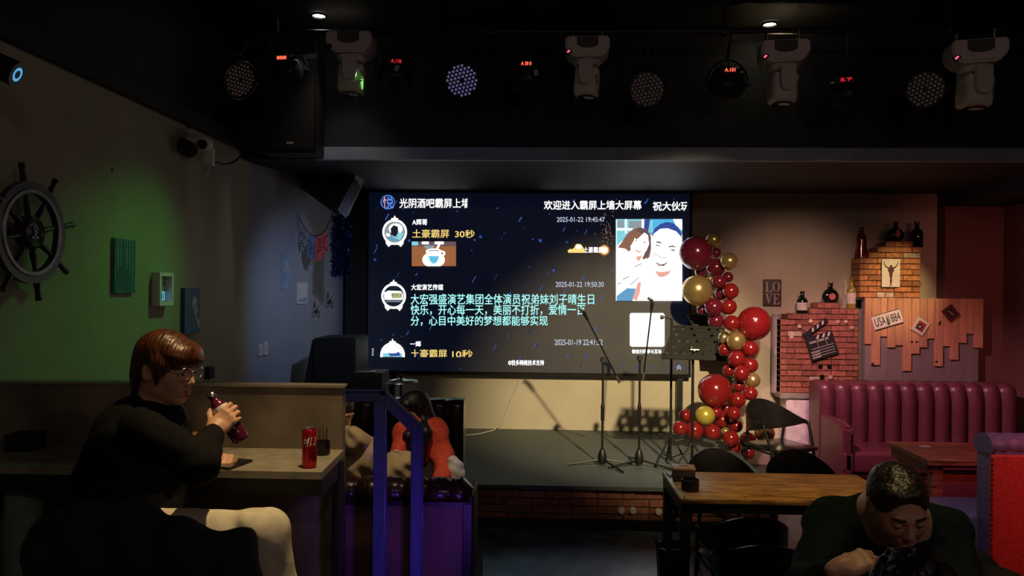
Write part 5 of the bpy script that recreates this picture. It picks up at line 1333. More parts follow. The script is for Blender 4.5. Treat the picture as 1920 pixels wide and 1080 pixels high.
# ------------------------------------------------------------------ burgundy sofa
sx0, sx1 = at(1535, 800, 8.25).x, at(1905, 800, 8.25).x
zb = at(1700, 717, 8.45).z
sx1 = min(sx1, XR - .02)
t = thing('sofa', 'long burgundy leather sofa with vertically channelled back below the pine planks', 'sofa', ((sx0 + sx1) / 2, 8.2, 0))
def channels(x0, x1, n, zlo, zhi, yf, yb, name, m, parent, bulge=.035, roll=.09):
    rows = []; per = 10; W = (x1 - x0) / n
    prof = [(0, 0.0), (0, .2), (0, .4), (0, .6), (0, .8), (0, .9)]
    Z = [zlo + (zhi - roll - zlo) * i / 8 for i in range(9)]
    path = [(yf, z, 1) for z in Z] + [(yf + roll * (1 - math.cos(R(a))), zhi - roll + roll * math.sin(R(a)), 1 - .3 * a / 90) for a in (15, 30, 45, 60, 75, 90)] + [(yb - .02, zhi - .002, .6), (yb, zhi - .03, 0), (yb, zlo, 0)]
    for y, z, w_ in path:
        row = []
        for i in range(n * per + 1):
            f = (i % per) / per; b_ = abs(math.sin(PI * f)) ** .75 * bulge * w_
            row.append((x0 + W * i / per, y - b_ * (1 if z < zhi - roll else .6), z + (b_ * .5 if z >= zhi - roll else 0)))
        rows.append(row)
    q = MB(); q.sheet(rows)
    for side in (0, -1):
        q.fan([r0[side] for r0 in rows])
    return q.build(name, m, parent, 50)
channels(sx0, sx1, 12, .30, zb, 8.24, 8.55, 'backrest', M['burgundy'], t, .065)
MB().box2((sx0 + .02, 7.62, .27), (sx1, 8.26, .47), .03, 4).build('seat_cushion', M['burgundy'], t, 50)
MB().box2((sx0 + .03, 7.65, .03), (sx1, 8.5, .28), .008).build('base', M['burgundy'], t, 40)
q = MB(); za = at(1540, 768, 7.95).z
xs = 3.07; za = .75
q.prism([(7.62, .03), (8.5, .03), (8.5, za), (8.3, za + .01), (7.75, za + .02), (7.62, za - .03)], Matrix(((0, 0, 1, xs), (1, 0, 0, 0), (0, 1, 0, 0), (0, 0, 0, 1))), .11)
bmesh.ops.bevel(q.b, geom=q.b.edges[:], offset=.03, segments=4, affect='EDGES'); arm = q.build('arm_panel', M['burgundy'], t, 50)
MB().tube([(xs + .100, 7.622, .05), (xs + .100, 7.616, za - .05), (xs + .098, 7.68, za + .005), (xs + .098, 7.9, za + .012), (xs + .098, 8.3, za + .005)], .008, 8).build('piping', M['burgundy_dark'], arm, 60)
MB().tube([(sx0 + .13, 7.615, .285), (sx1 - .02, 7.615, .285)], .007, 8).build('piping', M['burgundy_dark'], t, 60)

# reddish wooden table of that booth
xa, xb = at(1672, 818, 6.8).x - .03, 4.75
ya, yb = 6.12, 6.84; zt = .75
t = thing('dining_table', 'reddish wooden booth table in front of the burgundy sofa', 'table', ((xa + xb) / 2, (ya + yb) / 2, 0))
q = MB(); n = 5
for i in range(n): q.box2((xa, ya + (yb - ya) * i / n + .001, zt - .05), (xb, ya + (yb - ya) * (i + 1) / n - .001, zt), .004, 1)
q.build('tabletop', M['wood_red'], t, 40)
q = MB(); q.box2((xa + .08, ya + .08, zt - .20), (xb - .08, ya + .12, zt - .11)); q.box2((xa + .08, yb - .12, zt - .20), (xb - .08, yb - .08, zt - .11)); q.box2((xa + .02, ya + .05, zt - .12), (xa + .06, yb - .05, zt - .05)); q.build('frame', M['wood_red'], t)
for x in (xa + .06, xb - .12):
    for y in (ya + .05, yb - .12): MB().box2((x, y, 0), (x + .09, y + .08, zt - .05), .006).build('leg', M['wood_red'], t, 40)
o = MB().box((at(1737, 825, 6.6).x, 6.62, zt + .004), (.09, .05, .008), (0, 0, .3), .002).build('paper_scrap', M['paper']); tag(o, 'small pale paper scrap on the reddish booth table', 'paper')

# purple booth seat with red outside back
xa = at(1745, 930, 6.0).x
t = thing('booth_bench', 'purple leather booth bench with bright red outer back panel at the right edge', 'bench', (xa + .8, 5.7, 0))
zt2 = at(1890, 815, 5.45).z
MB().box2((xa, 5.58, .12), (XR - .05, 6.08, .47), .03, 4).build('seat_cushion', M['purple_leather'], t, 50)
MB().box2((xa + .02, 5.42, 0), (XR - .05, 6.05, .13)).build('base', M['purple_leather'], t)
xk = at(1831, 900, 5.6).x
q = MB(); q.box2((xk, 5.39, .1), (XR - .05, 5.62, zt2 - .06), .03, 4); q.build('backrest', M['purple_leather'], t, 50)
rows = []
nn = 80
for j in range(13):
    a = R(-35 + 250 * j / 12); row = []
    for i in range(nn + 1):
        rr = .125 * (1 - .06 * abs(math.sin(PI * i / 4.0 + j * .1))) ; row.append((xk - .01 + (XR - .05 - xk) * i / nn, 5.505 + rr * math.cos(a), zt2 - .085 + rr * .72 * math.sin(a)))
    rows.append(row)
q = MB(); q.sheet(rows); q.fan([r0[0] for r0 in rows]); q.fan([r0[-1] for r0 in rows]); q.build('top_roll', M['purple_leather'], t, 80)
xr = at(1858, 900, 5.37).x
MB().box2((xr, 5.362, .1), (XR - .05, 5.395, zt2 - .13), .012, 3).build('outer_panel', M['red_leather'], t, 50, label='bright red outer back panel')
q = MB(); z = .15
while z < zt2 - .16: q.cyl((xr + .004, 5.364, z), (xr + .004, 5.358, z + .012), .006, .006, 8); z += .035
q.build('stitching', M['burgundy'], t)

# ------------------------------------------------------------------ left side: counter table, booth benches, rail
xr_ = at(600, 887, 3.0).x; Yt0, Yt1 = 3.04, 3.47; zt = PZ + .75
zt = 2.1 - (at(0, 0, 1).z * 0) - 0
zt = at(520, 884, Yt0).z
t = thing('counter_table', 'long grey topped counter table on a black frame against the low partition', 'table', (-1.8, 3.25, PZ))
q = MB(); q.prism([(XL, Yt0), (at(603, 887, Yt0).x, Yt0), (at(645, 850, Yt1).x, Yt1), (XL, Yt1)], Matrix.Translation((0, 0, zt - .03)), .03); q.build('tabletop', M['table_top_grey'], t)
q = MB(); q.prism([(XL, Yt0 + .01), (at(600, 887, Yt0).x, Yt0 + .01), (at(600, 887, Yt0).x, Yt0 + .05), (XL, Yt0 + .05)], Matrix.Translation((0, 0, zt - .10)), .069)
e0, e1 = V3((at(603, 887, Yt0).x - .015, Yt0 + .01, zt - .065)), V3((at(645, 850, Yt1).x - .01, Yt1 - .0, zt - .065)); q.bar(e0, e1, .03, .07)
q.build('frame', M['black_metal'], t)
for x, y in ((at(632, 870, 3.36).x, 3.40), (-1.75, 3.10), (-2.6, 3.10)): MB().box2((x - .025, y - .025, PZ), (x + .025, y + .025, zt - .03), .003).build('leg', M['black_metal'], t, 40)
# red can
c = V3(at(580, 872, 3.12)); c.z = zt
t = thing('drink_can', 'tall red drink can with pale slanted script on the counter table', 'can', c)
H = (874 - 798) * 3.12 / F; r = .031
MB().lathe([(0, 0), (r * .8, 0), (r * .84, .003), (r, .012), (r, H - .014), (r * .86, H - .004)], c, 36).build('can_body', M['can_red'], t, 50)
MB().lathe([(r * .86, H - .004), (r * .88, H), (r * .82, H), (r * .8, H - .006), (0, H - .006)], c, 36).build('can_lid', M['chrome'], t, 50)
o = MB().box(c + V3((.004, -.004, H - .004)), (.018, .012, .002), None, .001).build('pull_tab', M['chrome'], t)
me = text_points('可口', .02); q = MB(); q.b.free(); q.b = bmesh.new(); q.b.from_mesh(me)
bmesh.ops.triangulate(q.b, faces=q.b.faces[:])
for v in q.b.verts:
    u = v.co.x / 2.0; vv = v.co.y; u += vv * .12; a = R(-92 + (u - .35) * 105); v.co = V3((c.x + math.cos(a) * (r + .0008), c.y + math.sin(a) * (r + .0008), c.z + H * .58 + vv * .045))
q.build('script_lettering', M['paper'], t)
# black cup with sticks behind the can
c = V3(at(605, 853, 3.36)); c.z = zt
t = thing('stick_cup', 'black cup holding thin sticks behind the red can', 'cup', c)
MB().lathe([(0, 0), (.030, 0), (.033, .006), (.033, .062), (.029, .062), (.028, .01), (0, .01)], c, 24).build('cup', M['black_plastic'], t, 50)
q = MB()
for i in range(7): a = i * .9; q.tube([c + V3((math.cos(a) * .014, math.sin(a) * .014, .012)), c + V3((math.cos(a) * .022, math.sin(a) * .022, .115 + .01 * (i % 3)))], .0014, 5)
q.build('sticks', M['wood_dark'], t)
# wooden tissue box behind the sitter, dark one at the left
c = V3(at(352, 846, 3.33)); c.z = zt
t = thing('tissue_box', 'small wooden tissue box on the counter just behind the raised forearm', 'tissue box', c)
MB().box(c + V3((0, 0, .045)), (.07, .12, .09), None, .004).build('box_body', M['wood_box'], t, 40); MB().box(c + V3((0, 0, .0905)), (.01, .06, .002)).build('slot', M['ink'], t)
c = V3(at(47, 848, 3.36)); c.z = zt
t = thing('tissue_box', 'black tissue box in deep shade at the left end of the counter', 'tissue box', c)
MB().box(c + V3((0, 0, .04)), (.13, .11, .08), None, .008).build('box_body', M['black_plastic'], t, 40); MB().box(c + V3((0, 0, .0805)), (.06, .014, .002)).build('slot', M['ink'], t)
# phone
c = V3(at(437, 868, 3.13)); c.z = zt
t = thing('phone', 'black phone lying on the counter under the seated person s left hand'.replace(' s ', 's '), 'phone', c, R(-14))
t['label'] = 'black phone lying on the counter beside the left hand of the person drinking'
MB().box((0, 0, .006), (.085, .16, .010), None, .004, 3).build('phone_case', M['black_plastic'], t, 40, world=False)
MB().box((0, 0, .0115), (.075, .15, .001)).build('phone_screen', M['glass_dark'], t, world=False)
# fluted pot under the counter
c = V3(at(45, 968, 3.2)); c.z = PZ
t = thing('waste_bin', 'pale green ribbed bin standing under the left part of the counter', 'bin', c)
zz = at(45, 893, 3.2).z - PZ; zz = max(zz, .3)
q = MB(); n = 48
for kk, (r0, z) in enumerate(((.0, .0),)): pass
rows = []
for r0, z in ((.062, .003), (.068, .12), (.072, zz * .9), (.082, zz * .92), (.083, zz), (.075, zz)):
    rows.append([(c.x + math.cos(2 * PI * i / n) * (r0 + .0025 * (i % 2)), c.y + math.sin(2 * PI * i / n) * (r0 + .0025 * (i % 2)), c.z + z) for i in range(n + 1)])
q.sheet(rows); q.lathe([(0, .003), (.062, .003)], c, 24); q.build('bin_body', M['pale_green'], t, 30)

# near bench (its slatted back towards us)
YN = 3.92
zn = at(700, 912, YN).z; xe = at(884, 960, YN).x; xw = XL + .05
t = thing('booth_bench', 'booth bench seen from behind with purple lit boards and a pleated dark roll on top', 'bench', ((xe + xw) / 2, YN + .2, 0))
posts = [xw, -2.1, at(475, 1000, YN).x, at(560, 1000, YN).x, at(637, 1000, YN).x, at(710, 1000, YN).x, at(782, 1000, YN).x, xe - .02]
for i in range(len(posts) - 1):
    MB().box2((posts[i] + .02, YN + .012, .05), (posts[i + 1] - .02, YN + .04, zn - .09), .003).build('back_board', M['purple_panel'], t)
for x in posts: MB().box2((x - .025, YN - .012, 0), (x + .025, YN + .05, zn - .08), .004).build('upright', M['black_metal'], t)
MB().box2((xw, YN - .005, zn - .10), (xe, YN + .05, zn - .075)).build('top_rail', M['black_metal'], t)
def pleated_roll(x0, x1, Y, z, r, n, name, m, parent, ry=1.0):
    rows = []; per = 8; N_ = n * per
    for j in range(15):
        a = R(-60 + 300 * j / 14); row = []
        for i in range(N_ + 1):
            f = (i % per) / per; s = .80 + .20 * abs(math.sin(PI * f)) ** .5 + .04 * math.sin(i * 2.3 + j)
            en = min(1, min(i, N_ - i) / 5 + .35)
            row.append((x0 + (x1 - x0) * i / N_, Y + r * ry * s * math.cos(a) * en, z + r * s * math.sin(a) * en))
        rows.append(row)
    q = MB(); q.sheet(rows); q.fan([r0[0] for r0 in rows]); q.fan([r0[-1] for r0 in rows])
    return q.build(name, m, parent, 60)
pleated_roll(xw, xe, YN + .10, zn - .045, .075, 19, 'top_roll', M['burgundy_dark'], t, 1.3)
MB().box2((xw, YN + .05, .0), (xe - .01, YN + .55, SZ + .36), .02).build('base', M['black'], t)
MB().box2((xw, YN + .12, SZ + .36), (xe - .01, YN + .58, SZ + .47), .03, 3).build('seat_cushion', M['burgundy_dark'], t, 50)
MB().box2((xe - .02, YN - .01, 0), (xe + .01, YN + .3, zn - .03), .02, 3).build('end_panel', M['black'], t, 50)
# ledge beside the bench end
o = MB().box2((xe + .012, 3.80, 0), (xe + .045, 4.15, .63), .004).build('trim_step_end', M['soffit']); struct(o)
# far bench
YFb = 5.42
zf = at(800, 752, YFb).z; xe2 = at(869, 800, YFb).x
t = thing('booth_bench', 'dark channelled booth bench behind the woman in red, its top edge catching blue light', 'bench', (-1.3, 5.5, SZ))
nc = 14; wch = (at(869, 800, YFb).x - at(836, 800, YFb).x) * 1.05
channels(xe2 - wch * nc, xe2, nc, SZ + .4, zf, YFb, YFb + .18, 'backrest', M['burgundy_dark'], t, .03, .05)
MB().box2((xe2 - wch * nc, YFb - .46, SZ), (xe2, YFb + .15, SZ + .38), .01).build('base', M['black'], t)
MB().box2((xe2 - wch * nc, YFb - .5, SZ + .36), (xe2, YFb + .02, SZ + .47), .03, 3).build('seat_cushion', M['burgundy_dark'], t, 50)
# stair rail
YR = 3.62
A, B, C = at(648, 741, YR), at(714, 741, YR), at(781, 806, YR)
t = thing('stair_rail', 'dark steel stair rail glowing blue, with two posts and a sloped top bar', 'railing', (B.x, YR, 0))
up = V3((0, -1, 0))
MB().bar(A + V3((-.02, 0, 0)), B + V3((.022, 0, 0)), .05, .045, up, .004).build('top_bar', M['rail_paint'], t, 40)
MB().bar(B + V3((0, 0, .008)), C + V3((.01, 0, .0)), .05, .045, up, .004).build('sloped_bar', M['rail_paint'], t, 40)
MB().bar((B.x, YR, 0), B, .05, .05, up, .004).build('post', M['rail_paint'], t, 40)
MB().bar((C.x + .004, YR, 0), C + V3((.004, 0, .01)), .045, .05, up, .004).build('post', M['rail_paint'], t, 40)
MB().bar((A.x - .03, YR - .03, PZ), A + V3((-.03, -.03, 0)), .04, .04, up, .004).build('post', M['rail_paint'], t, 40)

# ------------------------------------------------------------------ people
def xf(m, p): return tuple(m @ Vector(p))
def head_basis(c, fwd, roll=0.0, s=1.0):
    f = Vector(fwd).normalized(); x = f.cross(Vector((0, 0, 1))).normalized(); u = x.cross(f)
    m = Matrix(((x.x, f.x, u.x), (x.y, f.y, u.y), (x.z, f.z, u.z))) @ Matrix.Rotation(roll, 3, 'Y')
    M4 = m.to_4x4() @ Matrix.Scale(s, 4); M4.translation = Vector(c); return M4
def rot_of(M4): return M4.to_3x3().normalized()
def E_(M4, p, s, k=.02, op='+'):
    sc = M4.to_scale().x
    e = ell(xf(M4, p), [v * sc for v in s], rot_of(M4), k * sc); return e if op == '+' else cut(e)
def C_(M4, p, q, r0, r1=None, k=.012, op='+'):
    sc = M4.to_scale().x; e = cap(xf(M4, p), xf(M4, q), r0 * sc, (r0 if r1 is None else r1) * sc, k * sc); return e if op == '+' else cut(e)
def head_prims(H):
    P = [E_(H, (0, -.012, .02), (.074, .094, .086)), E_(H, (0, .028, -.045), (.056, .062, .076), .045), E_(H, (0, .066, -.100), (.022, .018, .018), .03)]
    for s in (-1, 1):
        P += [E_(H, (s * .042, .012, -.068), (.02, .032, .026), .03), E_(H, (s * .036, .062, -.034), (.022, .02, .024), .025)]
    P += [C_(H, (-.034, .084, .014), (.034, .084, .014), .009, None, .02)]
    P += [C_(H, (0, .088, .004), (0, .107, -.036), .0075, .0105, .014)]
    for s in (-1, 1):
        P += [E_(H, (s * .0105, .099, -.042), (.0075, .009, .0065), .008), E_(H, (s * .031, .096, -.004), (.018, .013, .0105), .012, '-'), E_(H, (s * .031, .078, -.005), (.0135, .0135, .0125), .004),
              C_(H, (s * .018, .0885, .002), (s * .044, .084, .001), .0035, None, .004)]
        P += [E_(H, (s * .076, -.010, -.016), (.009, .021, .033), .01), E_(H, (s * .085, -.004, -.014), (.006, .010, .017), .006, '-')]
    P += [C_(H, (-.020, .086, -.0695), (.020, .086, -.0695), .0065, None, .008), C_(H, (-.017, .087, -.0815), (.017, .087, -.0815), .0072, None, .008), C_(H, (-.023, .096, -.0755), (.023, .096, -.0755), .0028, None, .004, '-')]
    return P
def face_bits(H, parent, lips=True, closed=None):
    sc = H.to_scale().x
    for s in (-1, 1):
        if closed:
            MB().sph(xf(H, (s * .031, .0795, -.005)), .0138 * sc, 18, 12).build('eyelid', closed, parent, 180)
            q = MB(); q.tube([xf(H, (s * x, y, z)) for x, y, z in ((.019, .0880, -.009), (.027, .0925, -.0115), (.035, .0925, -.0115), (.043, .0860, -.008))], [.0006 * sc, .0013 * sc, .0013 * sc, .0006 * sc], 6); q.build('eyelashes', M['hair_black'], parent, 180)
        else:
            MB().sph(xf(H, (s * .031, .0795, -.005)), .0131 * sc, 18, 12).build('eyeball', M['eye_white'], parent, 180)
            MB().sph(xf(H, (s * .031, .0872, -.007)), .0066 * sc, 14, 10).build('iris', M['iris'], parent, 180)
        q = MB(); q.tube([xf(H, (s * x, y, z)) for x, y, z in ((.014, .0955, .018), (.026, .0965, .0225), (.038, .091, .021), (.048, .080, .015))], [.0028 * sc, .004 * sc, .0035 * sc, .0015 * sc], 8); q.build('eyebrow', M['hair_black'], parent, 180)
    if lips:
        q = MB(); q.tube([xf(H, p) for p in ((-.019, .0905, -.071), (-.007, .0945, -.0685), (0, .0940, -.0695), (.007, .0945, -.0685), (.019, .0905, -.071))], [.001 * sc, .0036 * sc, .0036 * sc, .0036 * sc, .001 * sc], 8)
        q.tube([xf(H, p) for p in ((-.017, .091, -.0795), (0, .0955, -.0815), (.017, .091, -.0795))], [.001 * sc, .0046 * sc, .001 * sc], 8); q.build('lips', M['lip_skin'], parent, 180)
def hand_frame(wrist, fingers, dorsal, s=1.0):
    x = Vector(fingers).normalized(); z = (Vector(dorsal) - x * Vector(dorsal).dot(x)).normalized(); y = z.cross(x)
    m = Matrix(((x.x, y.x, z.x), (x.y, y.y, z.y), (x.z, y.z, z.z))).to_4x4() @ Matrix.Scale(s, 4); m.translation = Vector(wrist); return m
def hand_prims(Hm, side, curls, thumb=(.5, .8, -.35), tc=(25, 25), spread=4):
    """side +1: right hand (thumb along +y), -1: left. curls: per finger three bends in degrees towards the palm"""
    sc = Hm.to_scale().x; P = []; tips = []
    P.append(('+', _rbox(xf(Hm, (.048, 0, -.002)), np.array((.044, .039, .0135)) * sc, .012 * sc, rot_of(Hm)), .015))
    P.append(C_(Hm, (-.03, 0, 0), (.02, 0, 0), .025, .024, .02)); P.append(E_(Hm, (.03, side * .024, -.010), (.032, .017, .015), .015)); P.append(E_(Hm, (.035, -side * .028, -.008), (.032, .012, .013), .012))
    L = ((.043, .026, .021), (.047, .030, .022), (.044, .028, .022), (.034, .021, .019))
    for i in range(4):
        y = side * (.030 - .0205 * i); p = Vector((.086 - (.004 if i in (0, 2) else 0) - (.010 if i == 3 else 0), y, .001)); a = 0.0; yaw = R(spread * (1.5 - i)) * side
        r0 = (.0098, .0100, .0095, .0085)[i]
        P.append(E_(Hm, tuple(p), (.012, .011, .011), .008))
        for j in range(3):
            a += R(curls[i][j]); d = Vector((math.cos(a) * math.cos(yaw), math.cos(a) * math.sin(yaw), -math.sin(a))); q = p + d * L[i][j]
            P.append(C_(Hm, tuple(p), tuple(q), r0, r0 - .0009, .004)); r0 -= .0009; p = q
        tips.append((p, d, Vector((math.sin(a), 0, math.cos(a))), r0))
    p = Vector((.018, side * .030, -.008)); d = Vector((thumb[0], side * thumb[1], thumb[2])).normalized(); r0 = .0125; axis = d.cross(Vector((.75, -side * .2, -.55))).normalized()
    for j, ln in enumerate((.044, .034, .027)):
        if j: d = Matrix.Rotation(R(tc[j - 1]), 3, axis) @ d
        q = p + d * ln; P.append(C_(Hm, tuple(p), tuple(q), r0, r0 - .0012, .006)); r0 -= .0012; p = q
    return P, tips
def nails(Hm, tips, parent):
    sc = Hm.to_scale().x; q = MB()
    for p, d, n, r0 in tips:
        c = Hm @ (p - d * .002 + n * r0 * .80); rm = rot_of(Hm); z = (rm @ n).normalized(); x = (rm @ d).normalized(); y = z.cross(x)
        m = Matrix(((x.x, y.x, z.x, c.x), (x.y, y.y, z.y, c.y), (x.z, y.z, z.z, c.z), (0, 0, 0, 1)))
        q.sphm(m, (.0062 * sc, .0052 * sc, .0022 * sc), 10, 6)
    q.build('fingernails', M['nail'], parent, 180)
def stool(c, zf, zs, label, r=.17):
    t = thing('bar_stool', label, 'stool', (c[0], c[1], zf))
    MB().lathe([(0, zs - .06), (r - .01, zs - .06), (r, zs - .04), (r, zs - .015), (r - .02, zs), (0, zs)], (c[0], c[1], 0), 28).build('seat', M['burgundy_dark'], t, 50)
    for k in range(4):
        a = PI / 4 + k * PI / 2; MB().tube([(c[0] + math.cos(a) * r * .7, c[1] + math.sin(a) * r * .7, zs - .06), (c[0] + math.cos(a) * r * 1.1, c[1] + math.sin(a) * r * 1.1, zf)], .012, 8).build('leg', M['black_metal'], t, 40)
    MB().tube([(c[0] + math.cos(a) * r * .97, c[1] + math.sin(a) * r * .97, zf + .2) for a in [i * PI / 12 for i in range(24)]], .008, 8, closed=True).build('foot_ring', M['black_metal'], t, 60)
    return t
def strands(H, amp=.0028, n=46):
    Hi = np.array(H.inverted())
    def f(X):
        L = X @ Hi[:3, :3].T + Hi[:3, 3]
        a = np.arctan2(L[..., 0], L[..., 1] + .01); zz = L[..., 2]
        return amp * (np.sin(n * a + 9 * zz / .1) + .6 * np.sin(n * 1.7 * a - 5 * zz / .1 + 1.0))
    return f
def shoe(c, d, parent, m=None):
    d = Vector((d[0], d[1], 0)).normalized(); c = Vector(c)
    pr = [cap(c + Vector((0, 0, .05)), c + d * .15 + Vector((0, 0, .032)), .045, .036, .03), cap(c, c + d * .17 - Vector((0, 0, .0)) , .03, .03, .03)]
    mesh_obj('shoe', organic(pr, .008, None, [((c.x, c.y, c.z - .022), (0, 0, -1))]), m or M['black_plastic'], parent)

# ---- the person drinking at the counter
def pA(x, y, Y=2.6): return tuple(at(x, y, Y))
HA = head_basis(pA(313, 685, 2.6), (.95, -.24, -.17), 0, 1.06)
t = thing('person', 'person with brown hair and glasses in black sweater drinking at the counter', 'person', (at(262, 1000, 2.6).x, 2.6, PZ))
PA = t
sh_r, el_r, wr_r = pA(268, 806, 2.42), pA(374, 874, 2.37), pA(400, 808, 2.60)
sh_l, el_l, wr_l = pA(282, 800, 2.78), pA(330, 880, 2.90), pA(400, 860, 3.13)
HR = hand_frame(wr_r, (.50, .52, .62), (.36, -.80, .42), .92)
hpr, tr = hand_prims(HR, 1, [(28, 52, 42), (32, 54, 44), (36, 55, 45), (40, 56, 45)], (.55, .75, -.5), (15, 15), 3)
HL = hand_frame(wr_l, (.93, .12, -.16), (-.15, -.55, .80), .88)
hpl, tl = hand_prims(HL, -1, [(30, 55, 35), (38, 60, 38), (44, 62, 40), (48, 60, 40)], (.96, .24, -.04), (8, 10), 2)
body = head_prims(HA) + [cap(xf(HA, (0, -.025, -.06)), pA(285, 785), .056, .062, .03), ell(pA(268, 850), (.12, .15, .19), None, .05), cap(pA(250, 900), pA(262, 1000), .13, .14, .05)]
body += chain([sh_r, el_r, wr_r], [.055, .042, .027], .02) + chain([sh_l, el_l, wr_l], [.055, .042, .027], .02) + hpr + hpl
kn_r, kn_l = pA(496, 1001, 2.45), pA(478, 1020, 2.74)
an_r, an_l = (at(545, 1000, 2.5).x, 2.5, PZ + .27), (at(500, 1000, 2.75).x, 2.72, PZ + .27)
body += chain([pA(285, 1012, 2.5), kn_r, an_r], [.08, .055, .04], .03) + chain([pA(285, 1015, 2.7), kn_l, an_l], [.08, .055, .04], .03)
b = mesh_obj('body', organic(body, .0045), M['skin'], t, relax=1)
face_bits(HA, t); nails(HR, tr, b); nails(HL, tl, b)
sw = [ell(pA(256, 870), (.168, .185, .235), (0, R(12), 0), .06), ell(pA(272, 812), (.125, .215, .105), None, .08), cap(pA(232, 920), pA(258, 1000), .165, .175, .08), cap(pA(284, 775), pA(278, 800), .070, .10, .04)]
sw += chain([sh_r, el_r, tuple(Vector(el_r).lerp(Vector(wr_r), .86))], [.074, .060, .042], .03) + chain([sh_l, el_l, tuple(Vector(el_l).lerp(Vector(wr_l), .9))], [.080, .064, .042], .03)
cf = Vector(el_r).lerp(Vector(wr_r), .84); sw += [cap(tuple(Vector(el_r).lerp(Vector(wr_r), .72)), tuple(cf), .045, .042, .008)]
mesh_obj('sweater', organic(sw, .009, lambda X: wob(X, 24, .005) + wob(X, 55, .0025, 1.0)), M['knit_black'], t)
MB().tube([xf(HA, (math.cos(a) * .064, -.03 + math.sin(a) * .062, -.118 - .018 * math.sin(a))) for a in [i * PI / 14 for i in range(28)]], .011, 8, closed=True).build('collar', M['knit_black'], t, 180)
tro = [ell(pA(268, 1012), (.19, .20, .13), None, .06)] + chain([pA(285, 1012, 2.5), kn_r], [.105, .076], .05) + chain([kn_r, an_r], [.076, .072], .04) + chain([pA(285, 1018, 2.7), kn_l, an_l], [.10, .074, .068], .05)
mesh_obj('trousers', organic(tro, .009, lambda X: wob(X, 30, .003, 2.0) + .005 * np.sin(X[..., 2] * 60 + X[..., 0] * 40) * np.exp(-((X[..., 0] - kn_r[0] + .06) / .07) ** 2) * (X[..., 2] > kn_r[2] - .1)), M['cream_cloth'], t)
for an, kn in ((an_r, kn_r), (an_l, kn_l)): shoe((an[0] + .01, an[1], PZ + .225), (1, -.1), t, M['white_cloth'])
hair = [E_(HA, (0, -.014, .030), (.087, .104, .089), .02), E_(HA, (0, -.072, -.035), (.066, .045, .070), .03), E_(HA, (0, -.072, -.085), (.040, .030, .035), .03), E_(HA, (0, .066, .050), (.074, .040, .040), .03), E_(HA, (0, .085, .030), (.060, .016, .024), .02)]
for s in (-1, 1): hair += [E_(HA, (s * .076, .030, .005), (.014, .034, .030), .02), E_(HA, (s * .080, .035, -.03), (.006, .010, .026), .012)]
hair += [E_(HA, (0, .115, -.075), (.078, .075, .083), .012, '-')]
for s in (-1, 1): hair += [E_(HA, (s * .088, -.012, -.030), (.028, .030, .036), .010, '-'), E_(HA, (s * .075, .02, -.095), (.035, .06, .045), .012, '-')]
mesh_obj('hair', organic(hair, .0045, strands(HA, .0009, 60)), M['hair_brown'], t, relax=1)
q = MB()
for s in (-1, 1):
    q.tube([xf(HA, (s * .032 + math.cos(a) * .0235, .104 - abs(math.cos(a)) * .003 * (1 if math.cos(a) * s > 0 else 0) , -.004 + math.sin(a) * .020)) for a in [i * PI / 14 for i in range(28)]], .0013, 6, closed=True)
    q.tube([xf(HA, p) for p in ((s * .055, .101, .002), (s * .072, .06, .006), (s * .080, -.005, .006), (s * .080, -.03, -.012))], .0013, 6)
q.tube([xf(HA, p) for p in ((-.009, .104, .0), (0, .108, .004), (.009, .104, .0))], .0013, 6)
gl = q.build('glasses', M['chrome'], t, 180)
# bottle held in the right hand
ax = (Vector(pA(386, 742, 2.70)) - Vector(pA(446, 830, 2.70))).normalized()
grip = HR @ Vector((.074, -.004, -.046))
bot = grip - ax * .088
tb = thing('drink_bottle', 'clear bottle of dark red drink with a white label held by the person in black', 'bottle', bot)
fm = frame(bot, bot + ax)
q = MB(); q.lathe([(0, .004), (.020, .004), (.026, .0), (.030, .008), (.031, .05), (.028, .075), (.0305, .09), (.031, .125), (.028, .148), (.016, .172), (.0125, .180), (.0125, .194), (0, .194)], (0, 0, 0), 28); q.b.transform(fm); q.build('bottle_body', M['drink_glass'], tb, 60)
q = MB(); q.lathe([(.0308, .106), (.0316, .107), (.0316, .134), (.0300, .143), (.0285, .1475)], (0, 0, 0), 28); q.b.transform(fm); q.build('paper_label', M['label_white'], tb, 60)
q = MB(); q.lathe([(.0145, .188), (.0150, .190), (.0150, .205), (.013, .207), (0, .207)], (0, 0, 0), 24); q.b.transform(fm); q.build('cap', M['chrome'], tb, 50)
stool(at(262, 1000, 2.6), PZ, at(262, 1046, 2.6).z, 'round bar stool under the person in the black sweater', .18)

# dark coat over a chair in the near left corner
YC = 1.95
ch = dup(chair, (at(265, 1000, YC).x, YC + .12, PZ), R(4), 'black bentwood armchair under the dark coat in the near left corner')
def pc(x, y, Y=YC): return tuple(at(x, y, Y))
cp = chain([pc(100, 1010), pc(150, 985), pc(240, 990), pc(350, 1030), pc(440, 1058)], [.06, .055, .055, .055, .05], .06) + [rbox(pc(265, 1130), (.27, .075, .17), .06, (0, R(5), 0), .08), rbox(pc(130, 1110), (.08, .085, .16), .06, None, .08), cap(pc(450, 1030, YC + .05), pc(462, 1012, YC + .1), .035, .018, .04), cap(pc(440, 1070), pc(470, 1130), .05, .055, .05)]
o = mesh_obj('coat', organic(cp, .010, lambda X: wob(X, 22, .010) + .006 * np.sin(X[..., 0] * 50 + 2 * np.sin(X[..., 2] * 9))), M['coat'])
tag(o, 'dark padded coat draped over the chair in the near left corner', 'coat')

